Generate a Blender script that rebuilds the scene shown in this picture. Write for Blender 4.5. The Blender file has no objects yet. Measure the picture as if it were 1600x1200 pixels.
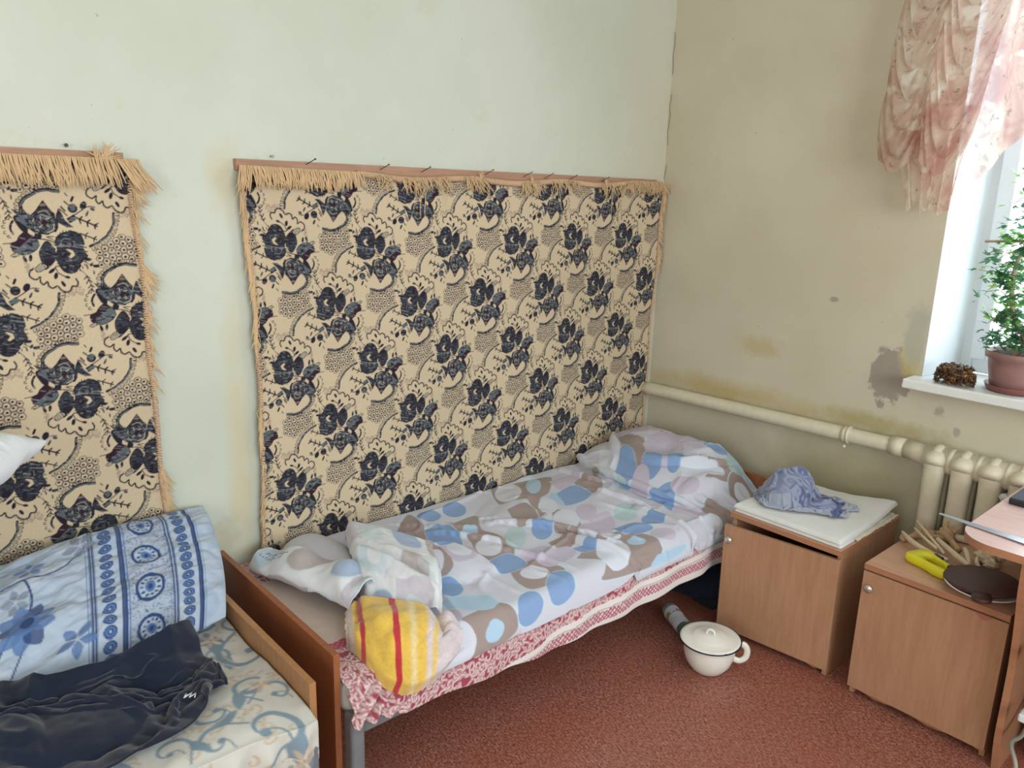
import bpy, bmesh, math, random
import numpy as np
from mathutils import Vector, Matrix

random.seed(7)
rng = np.random.default_rng(11)
scene = bpy.context.scene
COL = scene.collection
PI = math.pi

# ------------------------------------------------------------------ camera
def cam_axes(yaw, pitch, roll):
    cy, sy = math.cos(yaw), math.sin(yaw)
    f = Vector((sy * math.cos(pitch), cy * math.cos(pitch), -math.sin(pitch)))
    r = Vector((cy, -sy, 0)); u = r.cross(f)
    r2 = r * math.cos(roll) + u * math.sin(roll)
    u2 = -r * math.sin(roll) + u * math.cos(roll)
    return r2, u2, f
cd = bpy.data.cameras.new('camera'); cam = bpy.data.objects.new('camera', cd); COL.objects.link(cam)
r_, u_, f_ = cam_axes(math.radians(-48.057), math.radians(13.8915), math.radians(1.6584))
cam.matrix_world = Matrix(((r_.x, u_.x, -f_.x, 0), (r_.y, u_.y, -f_.y, 0), (r_.z, u_.z, -f_.z, 1.60), (0, 0, 0, 1)))
cd.sensor_width = 36.0; cd.sensor_fit = 'HORIZONTAL'; cd.lens = 36.0 * 1213.6 / 1600.0
cd.clip_start = 0.02
scene.camera = cam

# ------------------------------------------------------------------ world, light, exposure
scene.view_settings.view_transform = 'Standard'
scene.view_settings.look = 'None'
scene.view_settings.gamma = 1.0
scene.view_settings.use_curve_mapping = False
scene.view_settings.exposure = -0.44
w = bpy.data.worlds.new('daylight'); scene.world = w; w.use_nodes = True
bg = w.node_tree.nodes['Background']
bg.inputs[0].default_value = (0.80, 0.91, 1.0, 1); bg.inputs[1].default_value = 3.2

def area(name, loc, rot, sx, sy, power, col=(1, 1, 1)):
    d = bpy.data.lights.new(name, 'AREA'); d.shape = 'RECTANGLE'; d.size = sx; d.size_y = sy
    d.energy = power; d.color = col
    o = bpy.data.objects.new(name, d); COL.objects.link(o); o.location = loc; o.rotation_euler = rot
    return o
# daylight falling through the window in the back wall and through the windows behind the photographer
area('daylight_back_window', (-0.25, 3.42, 1.75), (-PI / 2, 0, 0), 1.5, 1.5, 45, (0.80, 0.92, 1.0))
area('daylight_side_window', (2.75, 0.5, 1.75), (0, PI / 2, 0), 1.5, 2.6, 120, (0.90, 0.97, 1.0))
area('daylight_rear_window', (0.4, -2.15, 1.75), (PI / 2, 0, 0), 1.8, 1.4, 36, (1.0, 0.93, 0.82))

# ------------------------------------------------------------------ object helpers
def srgb(r, g, b):
    def f(c):
        c /= 255.0
        return c / 12.92 if c <= 0.04045 else ((c + 0.055) / 1.055) ** 2.4
    return (f(r), f(g), f(b))

def wloc(o):
    v = Vector((0, 0, 0))
    while o is not None:
        v += o.location; o = o.parent
    return v

def tag(o, label=None, cat=None, group=None, kind=None):
    if label: o['label'] = label
    if cat: o['category'] = cat
    if group: o['group'] = group
    if kind: o['kind'] = kind
    return o

def thing(name, label, cat, loc, group=None):
    o = bpy.data.objects.new(name, None); COL.objects.link(o); o.location = loc
    o.empty_display_size = 0.05
    return tag(o, label, cat, group)

def place(name, me, parent):
    """link a mesh given in world coordinates, origin at its base (thing) or middle (part)"""
    n = len(me.vertices); co = np.empty(n * 3, np.float32); me.vertices.foreach_get('co', co); co = co.reshape(-1, 3)
    lo, hi = co.min(0), co.max(0); c = (lo + hi) / 2
    if parent is None: c[2] = lo[2]
    me.vertices.foreach_set('co', (co - c).astype(np.float32).ravel()); me.update()
    o = bpy.data.objects.new(name, me); COL.objects.link(o)
    base = wloc(parent) if parent else Vector((0, 0, 0))
    o.parent = parent
    o.location = Vector([float(v) for v in c]) - base
    return o

def mk(name, verts, faces, mat, parent=None, smooth=False, mats=None, fmat=None):
    me = bpy.data.meshes.new(name)
    me.from_pydata([tuple(map(float, v)) for v in verts], [], [tuple(f) for f in faces])
    for m in (mats or [mat]): me.materials.append(m)
    if fmat is not None: me.polygons.foreach_set('material_index', fmat)
    if smooth: me.polygons.foreach_set('use_smooth', [True] * len(me.polygons))
    me.validate()
    return place(name, me, parent)

def from_bm(name, bm, mat, parent=None, smooth=False, mats=None):
    me = bpy.data.meshes.new(name); bmesh.ops.recalc_face_normals(bm, faces=bm.faces[:]); bm.to_mesh(me); bm.free()
    for m in (mats or [mat]): me.materials.append(m)
    if smooth: me.polygons.foreach_set('use_smooth', [True] * len(me.polygons))
    return place(name, me, parent)

def add_box(bm, lo, hi, bev=0.0, seg=2, M=None):
    vs = [bm.verts.new((x, y, z)) for x in (lo[0], hi[0]) for y in (lo[1], hi[1]) for z in (lo[2], hi[2])]
    idx = [(0, 1, 3, 2), (4, 6, 7, 5), (0, 4, 5, 1), (2, 3, 7, 6), (0, 2, 6, 4), (1, 5, 7, 3)]
    fs = [bm.faces.new([vs[i] for i in f]) for f in idx]
    geom = vs
    if bev > 0:
        es = list({e for f in fs for e in f.edges})
        r = bmesh.ops.bevel(bm, geom=es, offset=bev, segments=seg, profile=0.5, affect='EDGES')
        geom = list({v for f in r['faces'] for v in f.verts} | {v for v in vs if v.is_valid})
    if M is not None: bmesh.ops.transform(bm, matrix=M, verts=geom)
    return geom

def box(name, lo, hi, mat, parent=None, bev=0.0015, seg=2, M=None):
    bm = bmesh.new(); add_box(bm, lo, hi, bev, seg, M)
    return from_bm(name, bm, mat, parent)

def tube_geo(path, rad, segs=10, cap=True, flat=1.0):
    """verts, faces of a tube along path (list of 3-vectors); rad scalar or list"""
    P = np.array(path, float); n = len(P)
    rad = np.full(n, rad) if np.isscalar(rad) else np.array(rad, float)
    T = np.gradient(P, axis=0); T /= np.linalg.norm(T, axis=1)[:, None] + 1e-12
    ref = np.array([0, 0, 1.0]) if abs(T[0][2]) < 0.9 else np.array([1.0, 0, 0])
    V = []; N = np.cross(T[0], ref); N /= np.linalg.norm(N)
    for i in range(n):
        N = N - T[i] * N.dot(T[i]); N /= np.linalg.norm(N) + 1e-12
        B = np.cross(T[i], N)
        for k in range(segs):
            a = 2 * PI * k / segs
            V.append(P[i] + rad[i] * (math.cos(a) * N + flat * math.sin(a) * B))
    Fc = [(i * segs + k, i * segs + (k + 1) % segs, (i + 1) * segs + (k + 1) % segs, (i + 1) * segs + k) for i in range(n - 1) for k in range(segs)]
    if cap: Fc += [tuple(range(segs))[::-1], tuple((n - 1) * segs + k for k in range(segs))]
    return V, Fc

class Geo:
    def __init__(s): s.V = []; s.F = []
    def add(s, vf):
        o = len(s.V); s.V += list(vf[0]); s.F += [tuple(i + o for i in f) for f in vf[1]]; return s
    def mk(s, name, mat, parent=None, smooth=True): return mk(name, s.V, s.F, mat, parent, smooth)

def tube(name, path, rad, mat, parent=None, segs=12, flat=1.0):
    v, f = tube_geo(path, rad, segs, True, flat); return mk(name, v, f, mat, parent, True)

def smooth_path(pts, n=24):
    P = np.array(pts, float); k = len(P)
    t = np.linspace(0, k - 1, n); out = []
    for x in t:
        i = min(int(x), k - 2); u = x - i
        p0 = P[max(i - 1, 0)]; p1 = P[i]; p2 = P[i + 1]; p3 = P[min(i + 2, k - 1)]
        out.append(0.5 * ((2 * p1) + (-p0 + p2) * u + (2 * p0 - 5 * p1 + 4 * p2 - p3) * u * u + (-p0 + 3 * p1 - 3 * p2 + p3) * u ** 3))
    return np.array(out)

def lathe_geo(prof, c, segs=48):
    V = []; n = len(prof)
    for (r, z) in prof:
        for k in range(segs):
            a = 2 * PI * k / segs; V.append((c[0] + r * math.cos(a), c[1] + r * math.sin(a), c[2] + z))
    Fc = [(i * segs + k, i * segs + (k + 1) % segs, (i + 1) * segs + (k + 1) % segs, (i + 1) * segs + k) for i in range(n - 1) for k in range(segs)]
    if prof[0][0] > 1e-4: Fc.append(tuple(range(segs))[::-1])
    if prof[-1][0] > 1e-4: Fc.append(tuple((n - 1) * segs + k for k in range(segs)))
    return V, Fc

def grid_obj(name, P, mat, parent=None, col=None, flip=False):
    """P (n,m,3) world coordinates -> quad grid; col (n,m,3) linear colours stored as attribute Col"""
    n, m = P.shape[:2]; me = bpy.data.meshes.new(name)
    idx = np.arange(n * m).reshape(n, m)
    q = np.stack([idx[:-1, :-1], idx[1:, :-1], idx[1:, 1:], idx[:-1, 1:]], -1).reshape(-1, 4)
    if flip: q = q[:, ::-1]
    return arr_obj(name, P.reshape(-1, 3), q, mat, parent, None if col is None else col.reshape(-1, 3))

def arr_obj(name, V, q, mat, parent=None, col=None):
    me = bpy.data.meshes.new(name); nf = len(q)
    me.vertices.add(len(V)); me.vertices.foreach_set('co', np.ascontiguousarray(V, np.float32).ravel())
    me.loops.add(nf * 4); me.loops.foreach_set('vertex_index', np.ascontiguousarray(q, np.int32).ravel())
    me.polygons.add(nf); me.polygons.foreach_set('loop_start', np.arange(0, nf * 4, 4, dtype=np.int32))
    me.polygons.foreach_set('use_smooth', np.ones(nf, bool))
    me.update(calc_edges=True)
    if col is not None:
        a = me.color_attributes.new('Col', 'FLOAT_COLOR', 'POINT')
        c4 = np.ones((len(V), 4), np.float32); c4[:, :3] = col; a.data.foreach_set('color', c4.ravel())
    me.materials.append(mat)
    return place(name, me, parent)

def solid(o, t, off=-1.0):
    m = o.modifiers.new('thickness', 'SOLIDIFY'); m.thickness = t; m.offset = off; return o

# ------------------------------------------------------------------ value noise (numpy)
def vnoise(x, y, seed=0):
    x = np.asarray(x, float); y = np.asarray(y, float)
    r = np.random.default_rng(seed).random((256, 256))
    xi = np.floor(x).astype(int); yi = np.floor(y).astype(int); fx = x - xi; fy = y - yi
    fx = fx * fx * (3 - 2 * fx); fy = fy * fy * (3 - 2 * fy)
    a = r[xi & 255, yi & 255]; b = r[(xi + 1) & 255, yi & 255]; c = r[xi & 255, (yi + 1) & 255]; d = r[(xi + 1) & 255, (yi + 1) & 255]
    return (a * (1 - fx) + b * fx) * (1 - fy) + (c * (1 - fx) + d * fx) * fy - 0.5
def fbm(x, y, seed=0, o=4):
    s = 0; a = 1
    for i in range(o): s = s + a * vnoise(x * 2 ** i, y * 2 ** i, seed + i); a *= 0.5
    return s
def sstep(a, b, x):
    t = np.clip((x - a) / (b - a), 0, 1); return t * t * (3 - 2 * t)

# ------------------------------------------------------------------ pattern painter: paints dye colours of woven / printed cloth
class Ras:
    def __init__(s, w, h, res, base, wrap=True, T=None):
        s.w, s.h, s.res, s.wrap = w, h, res, wrap
        s.nx, s.ny = int(round(w / res)), int(round(h / res))
        s.a = np.empty((s.nx, s.ny, 3)); s.a[:] = base; s.T = T or (lambda p: p)
    def _win(s, lo, hi):
        i0, j0 = int(math.floor(lo[0] / s.res)) - 2, int(math.floor(lo[1] / s.res)) - 2
        i1, j1 = int(math.ceil(hi[0] / s.res)) + 2, int(math.ceil(hi[1] / s.res)) + 2
        if not s.wrap:
            i0, j0 = max(i0, 0), max(j0, 0); i1, j1 = min(i1, s.nx), min(j1, s.ny)
        ii = np.arange(i0, i1); jj = np.arange(j0, j1)
        X, Y = np.meshgrid((ii + .5) * s.res, (jj + .5) * s.res, indexing='ij')
        return ii % s.nx, jj % s.ny, X, Y
    def _put(s, ii, jj, al, col):
        if len(ii) == 0 or len(jj) == 0: return
        al = al[..., None]; sub = s.a[np.ix_(ii, jj)]
        s.a[np.ix_(ii, jj)] = sub * (1 - al) + np.array(col) * al
    def _segd(s, X, Y, P, closed):
        d = np.full(X.shape, 1e9); n = len(P)
        for k in range(n if closed else n - 1):
            a, b = P[k], P[(k + 1) % n]; ab = b - a; L = ab.dot(ab) + 1e-18
            t = np.clip(((X - a[0]) * ab[0] + (Y - a[1]) * ab[1]) / L, 0, 1)
            d = np.minimum(d, np.hypot(X - a[0] - t * ab[0], Y - a[1] - t * ab[1]))
        return d
    def stroke(s, pts, wd, col, sm=0, al=1.0):
        P = np.array([s.T(p) for p in pts], float)
        if sm: P = smooth_path(P, sm)
        ii, jj, X, Y = s._win(P.min(0) - wd, P.max(0) + wd)
        d = s._segd(X, Y, P, False); s._put(ii, jj, al * np.clip(.5 + (wd / 2 - d) / s.res, 0, 1), col)
    def poly(s, pts, col, hatch=None, line=None, lw=.002, sm=0, ang=0.0, hp=.0048, al=1.0):
        P = np.array([s.T(p) for p in pts], float)
        if sm:
            P = smooth_path(np.vstack([P, P[:1]]), sm)[:-1]
        ii, jj, X, Y = s._win(P.min(0) - lw, P.max(0) + lw)
        if len(ii) == 0 or len(jj) == 0: return
        ins = np.zeros(X.shape, bool); n = len(P)
        for k in range(n):
            a, b = P[k], P[(k + 1) % n]
            if a[1] == b[1]: continue
            c = (a[1] > Y) != (b[1] > Y); ins ^= c & (X < (b[0] - a[0]) * (Y - a[1]) / (b[1] - a[1]) + a[0])
        d = s._segd(X, Y, P, True); sd = np.where(ins, -d, d)
        al = al * np.clip(.5 - sd / s.res, 0, 1)
        if hatch is not None:
            ph = np.sin((X * math.sin(ang) + Y * math.cos(ang)) * 2 * PI / hp + 6 * vnoise(X * 90, Y * 90, 3))
            k = (ph > 0.1)[..., None]; cc = np.where(k, np.array(hatch), np.array(col))
            sub = s.a[np.ix_(ii, jj)]; s.a[np.ix_(ii, jj)] = sub * (1 - al[..., None]) + cc * al[..., None]
        else: s._put(ii, jj, al, col)
        if line is not None: s._put(ii, jj, np.clip(.5 + (lw / 2 - d) / s.res, 0, 1), line)
    def ell(s, c, rx, ry, col, ang=0.0, ring=None, hatch=None, n=20, line=None, lw=.002, al=1.0):
        pts = [(c[0] + rx * math.cos(t) * math.cos(ang) - ry * math.sin(t) * math.sin(ang),
                c[1] + rx * math.cos(t) * math.sin(ang) + ry * math.sin(t) * math.cos(ang)) for t in np.linspace(0, 2 * PI, n, endpoint=False)]
        if ring: s.stroke(pts + pts[:1], ring, col, al=al)
        else: s.poly(pts, col, hatch, line, lw, al=al)
    def blur(s, k=1):
        a = s.a
        for ax in (0, 1):
            a = sum(np.roll(a, i, ax) for i in range(-k, k + 1)) / (2 * k + 1) if s.wrap else a
        s.a = a; return s
    def sample(s, u, v):
        x = u / s.res - .5; y = v / s.res - .5
        if not s.wrap: x = np.clip(x, 0, s.nx - 1.001); y = np.clip(y, 0, s.ny - 1.001)
        i = np.floor(x).astype(int); j = np.floor(y).astype(int); fx = (x - i)[..., None]; fy = (y - j)[..., None]
        g = lambda a, b: s.a[a % s.nx, b % s.ny]
        return (g(i, j) * (1 - fx) + g(i + 1, j) * fx) * (1 - fy) + (g(i, j + 1) * (1 - fx) + g(i + 1, j + 1) * fx) * fy

# ------------------------------------------------------------------ cloth settling (position based)
class HF:
    """height field the cloth rests on"""
    def __init__(s, x0, x1, y0, y1, d, f):
        s.x0, s.y0, s.d = x0, y0, d
        X, Y = np.meshgrid(np.arange(x0, x1, d), np.arange(y0, y1, d), indexing='ij'); s.X, s.Y = X, Y; s.z = f(X, Y)
        s.grad()
    def grad(s): s.gx, s.gy = np.gradient(s.z, s.d)
    def _s(s, A, x, y):
        u = np.clip((x - s.x0) / s.d, 0, A.shape[0] - 1.001); v = np.clip((y - s.y0) / s.d, 0, A.shape[1] - 1.001)
        i = u.astype(int); j = v.astype(int); fx = u - i; fy = v - j
        return (A[i, j] * (1 - fx) + A[i + 1, j] * fx) * (1 - fy) + (A[i, j + 1] * (1 - fx) + A[i + 1, j + 1] * fx) * fy
    def at(s, x, y): return s._s(s.z, x, y), s._s(s.gx, x, y), s._s(s.gy, x, y)

def settle(P, LU, LV, hf, steps=160, iters=10, g=0.0011, damp=0.90, r=0.006, fric=0.5, pins=None, lim=None, bend=0.25, seed=0):
    """P (n,m,3); LU,LV rest lengths along axis 0 / 1"""
    P = P.copy(); V = np.zeros_like(P); n, m = P.shape[:2]
    LD = math.hypot(LU, LV)
    def con(A, B, L, k):
        d = B - A; l = np.sqrt((d * d).sum(-1, keepdims=True)) + 1e-9; c = d * (k * 0.5 * (1 - L / l)); return c
    for st in range(steps):
        old = P.copy(); P = P + V; P[..., 2] -= g
        for it in range(iters):
            for o in (0, 1):
                A = P[o:n - 1:2]; B = P[o + 1:n:2]; A = A[:len(B)]; c = con(A, B, LU, 1.0); A += c; B -= c
                A = P[:, o:m - 1:2]; B = P[:, o + 1:m:2]; A = A[:, :B.shape[1]]; c = con(A, B, LV, 1.0); A += c; B -= c
            if it % 2 == 0:
                for (a, b) in (((slice(0, -1), slice(0, -1)), (slice(1, None), slice(1, None))), ((slice(0, -1), slice(1, None)), (slice(1, None), slice(0, -1)))):
                    c = con(P[a], P[b], LD, 0.22); P[a] += c; P[b] -= c
                for ax, L in ((0, 2 * LU), (1, 2 * LV)):
                    a = (slice(0, -2), slice(None)) if ax == 0 else (slice(None), slice(0, -2))
                    b = (slice(2, None), slice(None)) if ax == 0 else (slice(None), slice(2, None))
                    c = con(P[a], P[b], L, bend); P[a] += c * .5; P[b] -= c * .5
            h, gx, gy = hf.at(P[..., 0], P[..., 1])
            nn = np.stack([-gx, -gy, np.ones_like(gx)], -1); ln = np.linalg.norm(nn, axis=-1, keepdims=True); nn /= ln
            pen = (h + r * ln[..., 0] - P[..., 2]) * nn[..., 2]; k = pen > 0
            P += nn * np.where(k, pen, 0)[..., None]
            if lim is not None:
                for ax, lo, hi in lim: P[..., ax] = np.clip(P[..., ax], lo, hi)
            if pins is not None: P[pins[0]] = pins[1]
        mv = P - old
        f = np.where(k, fric, 0)[..., None]
        mvt = mv.copy(); mvt[..., :2] *= (1 - f); P = old + mvt
        V = (P - old) * damp
    return P

def up(P, k):
    """Catmull-Rom refinement of an (n,m,c) grid by factor k along both axes"""
    def one(A):
        n = A.shape[0]; t = np.linspace(0, n - 1, (n - 1) * k + 1); i = np.minimum(t.astype(int), n - 2); u = (t - i).reshape((-1,) + (1,) * (A.ndim - 1))
        E = np.concatenate([2 * A[:1] - A[1:2], A, 2 * A[-1:] - A[-2:-1]], 0)
        p0, p1, p2, p3 = E[i], E[i + 1], E[i + 2], E[i + 3]
        return 0.5 * (2 * p1 + (-p0 + p2) * u + (2 * p0 - 5 * p1 + 4 * p2 - p3) * u ** 2 + (-p0 + 3 * p1 - 3 * p2 + p3) * u ** 3)
    return np.swapaxes(one(np.swapaxes(one(P), 0, 1)), 0, 1)

# ------------------------------------------------------------------ materials
class NT:
    def __init__(s, name):
        s.m = bpy.data.materials.new(name); s.m.use_nodes = True; s.t = s.m.node_tree; s.b = s.t.nodes['Principled BSDF']
        s.out = s.t.nodes['Material Output']
    def n(s, ty, **kw):
        nd = s.t.nodes.new(ty)
        for k, v in kw.items():
            if k.startswith('i_'): nd.inputs[int(k[2:]) if k[2:].isdigit() else k[2:].replace('_', ' ')].default_value = v
            else: setattr(nd, k, v)
        return nd
    def l(s, a, b): s.t.links.new(a, b)
    def ramp(s, fac, stops):
        r = s.n('ShaderNodeValToRGB'); e = r.color_ramp.elements
        while len(e) < len(stops): e.new(0.5)
        for k, (p, c) in enumerate(stops): e[k].position = p; e[k].color = (*c, 1)
        s.l(fac, r.inputs[0]); return r.outputs[0]
    def mix(s, fac, a, b, mode='MIX'):
        nd = s.n('ShaderNodeMix', data_type='RGBA', blend_type=mode)
        for sock, v in ((nd.inputs[0], fac), (nd.inputs[6], a), (nd.inputs[7], b)):
            if isinstance(v, (int, float)): sock.default_value = v
            elif isinstance(v, tuple): sock.default_value = (*v, 1)
            else: s.l(v, sock)
        return nd.outputs[2]
    def math(s, op, a, b=None, c=None, clamp=False):
        nd = s.n('ShaderNodeMath', operation=op, use_clamp=clamp)
        for k, v in enumerate((a, b, c)):
            if v is None: continue
            if isinstance(v, (int, float)): nd.inputs[k].default_value = v
            else: s.l(v, nd.inputs[k])
        return nd.outputs[0]
    def coord(s, scale=(1, 1, 1), kind='Object', rot=(0, 0, 0), loc=(0, 0, 0)):
        tc = s.n('ShaderNodeTexCoord')
        if kind == 'World':
            g = s.n('ShaderNodeNewGeometry'); src = g.outputs['Position']
        else: src = tc.outputs[kind]
        mp = s.n('ShaderNodeMapping'); mp.inputs['Scale'].default_value = scale; mp.inputs['Rotation'].default_value = rot; mp.inputs['Location'].default_value = loc
        s.l(src, mp.inputs[0]); return mp.outputs[0]
    def noise(s, vec, scale, detail=3, rough=0.5, dist=0.0):
        nd = s.n('ShaderNodeTexNoise'); nd.inputs['Scale'].default_value = scale; nd.inputs['Detail'].default_value = detail
        nd.inputs['Roughness'].default_value = rough; nd.inputs['Distortion'].default_value = dist
        s.l(vec, nd.inputs['Vector']); return nd.outputs['Fac']
    def bump(s, h, strength=0.3, dist=0.002):
        nd = s.n('ShaderNodeBump'); nd.inputs['Strength'].default_value = strength; nd.inputs['Distance'].default_value = dist
        s.l(h, nd.inputs['Height']); s.l(nd.outputs[0], s.b.inputs['Normal'])
    def base(s, c):
        if isinstance(c, tuple): s.b.inputs['Base Color'].default_value = (*c, 1)
        else: s.l(c, s.b.inputs['Base Color'])
    def rough(s, v):
        if isinstance(v, (int, float)): s.b.inputs['Roughness'].default_value = v
        else: s.l(v, s.b.inputs['Roughness'])

def m_plain(name, c, rough=0.5, metal=0.0, var=0.06, scale=20, bump=0.0, bscale=200, spec=0.5):
    t = NT(name); v = t.coord()
    n = t.noise(v, scale); lo = tuple(x * (1 - var) for x in c); hi = tuple(min(1, x * (1 + var)) for x in c)
    t.base(t.ramp(n, [(0.3, lo), (0.7, hi)])); t.rough(rough); t.b.inputs['Metallic'].default_value = metal
    t.b.inputs['Specular IOR Level'].default_value = spec
    if bump: t.bump(t.noise(v, bscale, 2), bump, 0.001)
    return t.m

def m_cloth(name, c=None, rough=0.9, weave=900, bstr=0.25, sheen=0.1, var=0.05, fine=0.0):
    """woven cloth; colour from the Col dye attribute, or plain c"""
    t = NT(name); v = t.coord()
    if c is None:
        a = t.n('ShaderNodeAttribute', attribute_name='Col'); col = a.outputs['Color']
    else:
        n = t.noise(v, 6, 4); col = t.ramp(n, [(0.3, tuple(x * (1 - var) for x in c)), (0.7, tuple(min(1, x * (1 + var)) for x in c))])
    wv = t.noise(v, weave, 2)
    if fine: col = t.mix(fine, col, t.ramp(wv, [(0.35, (0.25, 0.25, 0.25)), (0.65, (1, 1, 1))]), 'MULTIPLY')
    t.base(col); t.rough(rough); t.b.inputs['Specular IOR Level'].default_value = 0.2
    t.b.inputs['Sheen Weight'].default_value = sheen
    t.bump(t.math('ADD', wv, t.math('MULTIPLY', t.noise(v, 60, 3), 2.0)), bstr, 0.0012)
    return t.m

def m_wood(name, c1, c2, axis='z', rough=0.38, scale=1.0, bump=0.05):
    t = NT(name); st = {'x': (1.2, 14, 14), 'y': (14, 1.2, 14), 'z': (14, 14, 1.2)}[axis]
    v = t.coord(tuple(q * scale for q in st))
    n = t.noise(v, 4.0, 5, 0.6, 0.8); n2 = t.noise(t.coord(tuple(q * 5 * scale for q in st)), 6, 3)
    f = t.math('ADD', t.math('MULTIPLY', n, 0.75), t.math('MULTIPLY', n2, 0.25))
    t.base(t.ramp(f, [(0.32, c1), (0.66, c2)])); t.rough(rough)
    t.b.inputs['Specular IOR Level'].default_value = 0.4
    t.bump(n2, bump, 0.001)
    return t.m

def m_wall(name, stains_tones, c=srgb(209, 202, 181), c2=srgb(199, 191, 167)):
    t = NT(name); v = t.coord(kind='World')
    n = t.noise(v, 1.6, 4, 0.6); col = t.ramp(n, [(0.35, c2), (0.65, c)])
    blot = t.noise(v, 5.0, 6, 0.7)
    col = t.mix(t.ramp(blot, [(0.60, (0, 0, 0)), (0.78, (0.35, 0.35, 0.35))]), col, srgb(188, 178, 146))
    for (p, r, cc, st, sc, edge) in stains_tones:   # a stain or tone patch: place, radii, colour, strength
        mp = t.n('ShaderNodeVectorMath', operation='SUBTRACT'); t.l(v, mp.inputs[0]); mp.inputs[1].default_value = p
        dv = t.n('ShaderNodeVectorMath', operation='DIVIDE'); t.l(mp.outputs[0], dv.inputs[0]); dv.inputs[1].default_value = r
        ln = t.n('ShaderNodeVectorMath', operation='LENGTH'); t.l(dv.outputs[0], ln.inputs[0])
        nn = t.noise(v, sc, 5, 0.65)
        d = t.math('ADD', ln.outputs['Value'], t.math('MULTIPLY', t.math('SUBTRACT', nn, 0.5), 1.6))
        f = t.math('MULTIPLY', t.math('DIVIDE', t.math('SUBTRACT', 1.0, d), edge, clamp=True), st, clamp=True)
        col = t.mix(f, col, cc)
    sp = t.noise(v, 55, 2); col = t.mix(t.ramp(sp, [(0.76, (0, 0, 0)), (0.80, (0.5, 0.5, 0.5))]), col, srgb(120, 112, 95))
    t.base(col); t.rough(0.62)
    t.bump(t.math('ADD', t.noise(v, 90, 4), t.math('MULTIPLY', t.noise(v, 9, 3), 3.0)), 0.18, 0.003)
    return t.m

D = 3.01; W = -2.33; ZC = 2.75
S_grey = srgb(158, 148, 136); S_ochre = srgb(186, 164, 104); S_olive = srgb(172, 160, 112)
M = {}
M['wall_back'] = m_wall('wall_paint_warm_shade', [  # same paint as the left wall, with warm shade mixed into its base colour
    ((-1.19, D, 0.955), (0.085, 9, 0.11), S_grey, 1.0, 14, 0.10),
    ((-1.13, D, 1.03), (0.05, 9, 0.09), srgb(196, 180, 120), 0.8, 22, 0.5),
    ((-1.12, D, 1.13), (0.05, 9, 0.14), srgb(176, 176, 158), 0.8, 18, 0.4),
    ((-1.9, D, 0.75), (0.75, 9, 0.07), S_ochre, 0.75, 9, 0.9),
    ((-1.2, D, 0.76), (0.30, 9, 0.05), S_olive, 0.8, 16, 0.7),
    ((-1.75, D, 0.98), (0.13, 9, 0.06), S_ochre, 0.55, 20, 0.7),
    ((-1.25, D, 0.45), (0.7, 9, 0.33), S_olive, 0.5, 5, 0.8),
    ((-1.45, D, 1.22), (0.02, 9, 0.012), S_grey, 0.9, 40, 0.4),
    ((-1.0, D, 0.86), (0.02, 9, 0.025), S_grey, 0.7, 40, 0.4),
    ((-0.93, D, 0.80), (0.015, 9, 0.02), S_grey, 0.7, 40, 0.4)])
M['wall_left'] = m_wall('wall_paint_cool_lit', [  # same paint as the back wall, with the cool window light tinted in
    ((W, 0.93, 1.6), (9, 0.07, 0.12), srgb(205, 188, 140), 0.4, 8, 0.8),
    ((W, 0.93, 0.75), (9, 0.05, 0.7), srgb(205, 186, 136), 0.5, 7, 0.8),
    ((W, 0.87, 0.48), (9, 0.06, 0.12), srgb(178, 165, 125), 0.5, 12, 0.7),
    ((W, 3.0, 1.6), (9, 0.42, 1.6), srgb(206, 194, 168), 0.55, 2, 0.9)], srgb(206, 210, 196), srgb(197, 202, 186))  # last patch: broad blend to a warmer tone towards the room corner
M['wall_plain'] = m_wall('wall_paint', [])
M['ceiling'] = m_plain('ceiling_whitewash', srgb(225, 225, 218), 0.9)
def m_floor():
    t = NT('speckled_red_linoleum'); 
    v = t.coord((1, 1, 1), 'World'); base = srgb(146, 88, 74); lt = srgb(184, 132, 114); dk = srgb(100, 56, 50)
    a = t.noise(t.coord((85, 290, 1), 'World', rot=(0, 0, 0.5)), 1.0, 2, 0.5, 0.6); b = t.noise(t.coord((290, 95, 1), 'World', rot=(0, 0, 0.3)), 1.0, 2, 0.5, 0.6); d_ = t.noise(t.coord((190, 190, 1), 'World'), 1.0, 2, .5, .8)
    c = t.ramp(a, [(0.36, dk), (0.45, base), (0.54, base), (0.62, lt)])
    c = t.mix(t.ramp(b, [(0.54, (0, 0, 0)), (0.62, (0.6, 0.6, 0.6))]), c, lt)
    c = t.mix(t.ramp(d_, [(0.36, (0.6, 0.6, 0.6)), (0.42, (0, 0, 0))]), c, dk)
    c = t.mix(t.ramp(t.noise(v, 2.0, 3), [(0.42, (0, 0, 0)), (0.65, (0.45, 0.45, 0.45))]), c, srgb(160, 82, 56))
    t.base(c); t.rough(0.36); t.bump(a, 0.05, 0.0005); return t.m
M['floor'] = m_floor()
M['beech'] = m_wood('beech_laminate', srgb(166, 124, 94), srgb(184, 142, 111), 'z')
M['beech_top'] = m_wood('beech_laminate_top', srgb(184, 140, 112), srgb(202, 160, 134), 'x', rough=0.3)
M['beech_edge'] = m_wood('beech_edge_band', srgb(166, 116, 86), srgb(178, 128, 96), 'x')
M['cherry'] = m_wood('cherry_laminate', srgb(140, 84, 54), srgb(158, 98, 64), 'z')
M['honey'] = m_wood('honey_laminate', srgb(158, 112, 72), srgb(176, 128, 86), 'z')
M['raw_wood'] = m_wood('raw_pine', srgb(160, 120, 98), srgb(182, 142, 116), 'y', rough=0.7)
M['grey_metal'] = m_plain('grey_painted_steel', srgb(128, 134, 138), 0.38, 0.25, 0.10, 30, 0.1, 300)
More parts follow.
